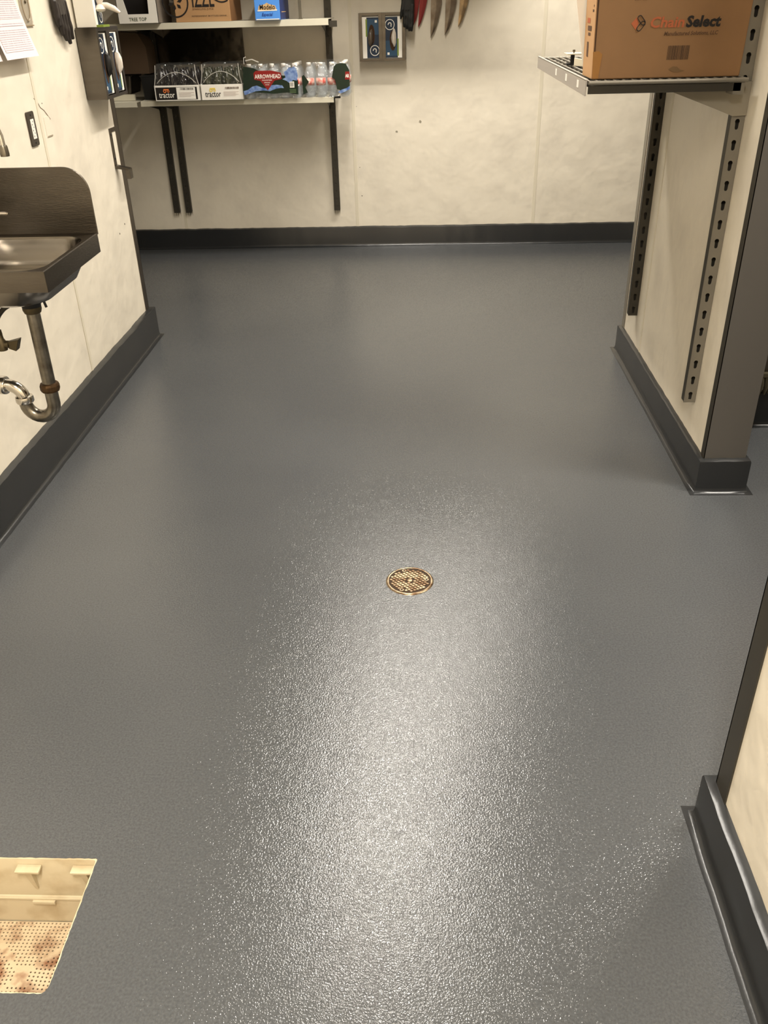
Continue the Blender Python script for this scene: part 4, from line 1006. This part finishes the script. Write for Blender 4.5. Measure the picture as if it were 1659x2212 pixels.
# ---------------------------------------------------------------- right cantilever shelf
def right_shelf():
    z, x0, x1, y0, y1 = 1.322, .497, .957, 2.862, 4.075
    t = thing('wire_shelf', (.73, 3.4, z), 'grey ladder-wire cantilever shelf on the stub wall, under the big carton', 'shelf')
    obj('front_rail', MB().tube([(x0, y0, z), (x1 + .006, y0, z)], .0062, 12), M_std, t, smooth=True)
    obj('front_rail', MB().box(x0, x1 - .01, y0 + .004, y0 + .008, z - .030, z - .008), M_std_dark, t)
    obj('rear_rail', MB().tube([(x0, y1, z), (x1, y1, z)], .006, 10), M_std, t)
    obj('side_rail', MB().tube([(x1, y0, z), (x1, y1, z)], .006, 10), M_std, t)
    obj('side_rail', MB().tube([(x0 + .004, y0, z), (x0 + .004, y1, z)], .006, 10), M_std, t)
    n = 17
    for k in range(1, n):
        x = x0 + (x1 - x0) * k / n
        obj('slat', MB().tube([(x, y0, z + .003), (x, y1, z + .003)], .0031, 6), M_std, t)
    for k in range(1, 12):
        yy = y0 + (y1 - y0) * k / 12
        obj('cross_wire', MB().tube([(x0, yy, z - .004), (x1, yy, z - .004)], .0036, 6), M_std, t)
    obj('pan', MB().box(x0 + .003, x1 - .002, y0 + .010, y1 - .004, z - .0125, z - .0110), M_std_dark, t, label='dark solid pan under the wires')
    s_ = obj('label_strip', MB().box(x0 - .010, x0 - .006, y0 - .004, y1, z - .034, z + .009).box(x0 - .011, x0 - .002, y0 - .004, y1, z + .0085, z + .0105), M_grey, t, bevel=.0006)
    for yy, w_ in ((3.50, .030), (3.25, .030), (3.00, .032)):
        q = obj('price_tag', MB().box(x0 - .0108, x0 - .0100, yy - w_ / 2, yy + w_ / 2, z - .022, z - .001), M_whitep, s_)
    # brackets: pressed steel plates beside each standard
    for yy in (2.93, 3.915):
        obj('bracket', MB().prism([(.757, z - .010), (.9995, z - .010), (.9995, 1.218), (.957, 1.216), (.90, 1.238), (.74, z - .026)], 'y', yy, yy + .0025)
            .box(.75, .957, yy - .006, yy + .008, z - .012, z - .0065), M_brkt, t)
    obj('end_clip', MB().box(.925, .957, 2.866, 2.93, z - .040, z - .007), M_std, t)
    return t
right_shelf()
# big carton
def big_carton():
    x0, x1, y0, y1, z0, z1 = .512, .948, 2.902, 3.072, 1.3285, 1.66
    t = thing('shipping_carton', ((x0 + x1) / 2, (y0 + y1) / 2, z0), 'large brown shipping carton on the wire shelf at the upper right', 'box')
    lean = .006
    mb = MB().loft([[(x0, y0, z0), (x1, y0, z0), (x1, y1, z0), (x0, y1, z0)], [(x0 - .008, y0 - .004, z1), (x1 + .007, y0 - .004, z1), (x1 + .007, y1, z1), (x0 - .008, y1, z1)]])
    obj('body', mb, M_card, t, bevel=.003)
    F = lambda x, z, o_=.0006: (x, y0 - .004 * (z - z0) / (z1 - z0) - o_, z)
    obj('corner_gap', MB().loft([[F(x0 + .001, z0 + .004, .0005), F(x0 + .004, z0 + .004, .0005), (x0 + .004, y0 + .002, z0 + .004), (x0 + .001, y0 + .002, z0 + .004)],
                                 [F(x0 - .007, z1, .0005), F(x0 - .001, z1, .0005), (x0 - .001, y0 + .002, z1), (x0 - .007, y0 + .002, z1)]]), M_cdark, t)
    obj('side_panel', MB().loft([[(x0 - .0012, y0 + .003, z0 + .002), (x0 - .0012, y1, z0 + .002), (x0 + .001, y1, z0 + .002), (x0 + .001, y0 + .003, z0 + .002)],
                                 [(x0 - .0092, y0 - .001, z1), (x0 - .0092, y1, z1), (x0 - .007, y1, z1), (x0 - .007, y0 - .001, z1)]]), M_card2, t)
    up = (0, -.004 / (z1 - z0), 1)
    def put(s, x, z, size, w_, m, **k): return text(s, size, F(x, z, .0012), RX, up, m, t, width=w_, thick=0, **k)
    put('Select', .793 - .066, 1.4735, .0, .0, M_ink) if False else None
    put('Select', .769, 1.4615, .0385, .100, M_ink, bold=.0016, shear=.12)
    put('Chain', .664, 1.4615, .0385, .098, M_inkr, bold=.0009, shear=.12)
    put('Manufactured Solutions, LLC', .709, 1.4400, .0145, .156, M_inkb, bold=.0003, shear=.2)
    # interlocked link emblem
    for (cx, cz, ang) in ((.640, 1.481, -50), (.640, 1.466, 50)):
        A = math.radians(ang); mb = MB(); pts = []
        for k in range(24):
            a = 2 * PI * k / 24; u = (.008 if math.cos(a) > 0 else -.008) + .006 * math.cos(a); v = .0062 * math.sin(a)
            pts.append(F(cx + u * math.cos(A) - v * math.sin(A), cz + u * math.sin(A) + v * math.cos(A), .0012))
        pts.append(pts[0]); mb.tube(pts, .0011, 5); obj('printed_emblem', mb, M_ink, t)
    dm = MB(); c = (.622, 1.473); dm.add([F(c[0] - .011, c[1]), F(c[0] + .004, c[1] - .017), F(c[0] + .010, c[1]), F(c[0] + .004, c[1] + .016)], [(0, 1, 2, 3)]); obj('printed_emblem', dm, M_inkr, t)
    bc = MB(); xx = .726; r_ = random.Random(4)
    while xx < .790:
        w_ = r_.choice((.0006, .0010, .0018)); bc.add([F(xx, 1.3765), F(xx + w_, 1.3765), F(xx + w_ + .0005, 1.4135), F(xx + .0005, 1.4135)], [(0, 1, 2, 3)]); xx += w_ + r_.choice((.0006, .0008, .0013))
    obj('barcode', bc, mat('barcode_ink', (58, 40, 24), .8), t, kind='stuff')
    put('0 12345 67890', .716, 1.3725, .005, .075, M_inkb) if False else None
    obj('tape', MB().add([F(.513, 1.331, .0009), F(.530, 1.331, .0009), F(.536, 1.396, .0009), F(.524, 1.404, .0009), F(.508, 1.402, .0009)], [(0, 1, 2, 3, 4)]), M_tape, t)
    sm = MB(); pts = [(.736, 1.352), (.748, 1.359), (.760, 1.358), (.770, 1.350), (.785, 1.347), (.768, 1.343), (.750, 1.344)]
    sm.add([F(a, b, .0008) for a, b in pts], [tuple(range(7))]); obj('smudge', sm, mat('grey_smudge', (112, 86, 56), .9), t)
    text('3001 Cos', .011, F(.614, 1.531, .0012), RX, up, M_ink, t, width=.034, thick=0)
    text('MADE IN CH', .010, F(.852, 1.5335, .0012), RX, up, M_ink, t, width=.034, thick=0)
    # print on the left side panel
    sx = lambda z: x0 - .0018 - .008 * (z - z0) / (z1 - z0)
    for (ya, yb, za, zb, m) in ((2.955, 3.02, 1.455, 1.468, M_inkb), (2.97, 3.01, 1.442, 1.450, M_inkb), (2.985, 3.035, 1.475, 1.488, M_inkr), (2.99, 3.02, 1.385, 1.425, M_inkb), (2.93, 2.955, 1.505, 1.511, M_inkb), (2.93, 2.94, 1.518, 1.523, M_inkb)):
        obj('printed_mark', MB().add([(sx(za), ya, za), (sx(za), yb, za), (sx(zb), yb, zb), (sx(zb), ya, zb)], [(0, 1, 2, 3)]), m, t)
    return t
big_carton()
# white folded sheet behind the carton
t = thing('paper_stack', (.52, 3.12, 1.33), 'white folded card sheets standing behind the shipping carton', 'paper')
obj('sheet', MB().loft([[(.516, 3.082, 1.3295), (.52, 3.088, 1.3295), (.60, 3.088, 1.3295), (.60, 3.082, 1.3295)], [(.474, 3.082, 1.545), (.474, 3.088, 1.545), (.60, 3.088, 1.545), (.60, 3.082, 1.545)]]), M_white, t)
obj('sheet', MB().loft([[(.53, 3.09, 1.3295), (.53, 3.10, 1.3295), (.62, 3.10, 1.3295), (.62, 3.09, 1.3295)], [(.478, 3.09, 1.60), (.478, 3.10, 1.60), (.62, 3.10, 1.60), (.62, 3.09, 1.60)]]), M_whitep, t)
# spare bracket pieces lying on the shelf
t = thing('spare_bracket', (.55, 3.55, 1.33), 'pale spare metal bracket with two bolts lying on the wire shelf behind the carton', 'bracket')
M_pale = mat('pale_metal', (216, 206, 182), .4, .1)
obj('plate', MB().box(.525, .66, 3.52, 3.60, 1.363, 1.367), M_pale, t, bevel=.001)
obj('web', MB().loft([[(.548, 3.50, 1.3285), (.553, 3.50, 1.3285), (.62, 3.40, 1.3285), (.615, 3.40, 1.3285)], [(.548, 3.50, 1.354), (.553, 3.50, 1.354), (.62, 3.40, 1.348), (.615, 3.40, 1.348)]]), M_pale, t, bevel=.001)
obj('post', MB().box(.545, .557, 3.55, 3.57, 1.3285, 1.363), M_black, t)
obj('foot', MB().box(.530, .66, 3.545, 3.575, 1.3285, 1.334), M_black, t)
for x in (.553, .600): obj('bolt', MB().lathe([(.0001, 1.367), (.002, 1.367), (.002, 1.372), (.0055, 1.372), (.004, 1.378), (.0001, 1.378)], (x, 3.55, 0), 8), M_valve, t)

# ---------------------------------------------------------------- behind the stub wall: side room equipment
t = thing('steel_cabinet', (1.6, 3.2, .2), 'brown-grey steel cabinet side seen right of the stub wall', 'cabinet')
obj('body', MB().box(1.20, 2.2, 3.215, 3.295, .205, .80), M_steel_d, t, bevel=.002)
obj('top_panel', MB().box(1.17, 2.2, 3.225, 3.295, .80, 1.6), mat('tan_scuffed_board', (176, 140, 104), .6, noise=(9, .5, (110, 84, 60))), t, bevel=.002)
for k, zz in enumerate((.50, .66)): obj('panel_edge', MB().box(1.20, 2.2, 3.2135, 3.215, zz, zz + .003), M_steel, t)
t = thing('rag', (1.345, 3.20, .20), 'dark greenish rag hanging low in the side room at the right edge', 'rag')
mb = MB(); rr_ = random.Random(3)
for k in range(7):
    x = 1.33 + k * .02; b_ = .172 + rr_.uniform(-.006, .014); mb.tube([(x, 3.203, .255), (x + .004, 3.20, .21), (x + rr_.uniform(-.006, .006), 3.20, b_)], [.010, .011, .004], 8)
obj('strands', mb, mat('dark_olive_cloth', (58, 52, 34), .9), t, smooth=True, kind='stuff')
obj('hem', MB().box(1.32, 1.47, 3.192, 3.212, .245, .265), mat('dark_olive_cloth', (58, 52, 34), .9), t, bevel=.003)
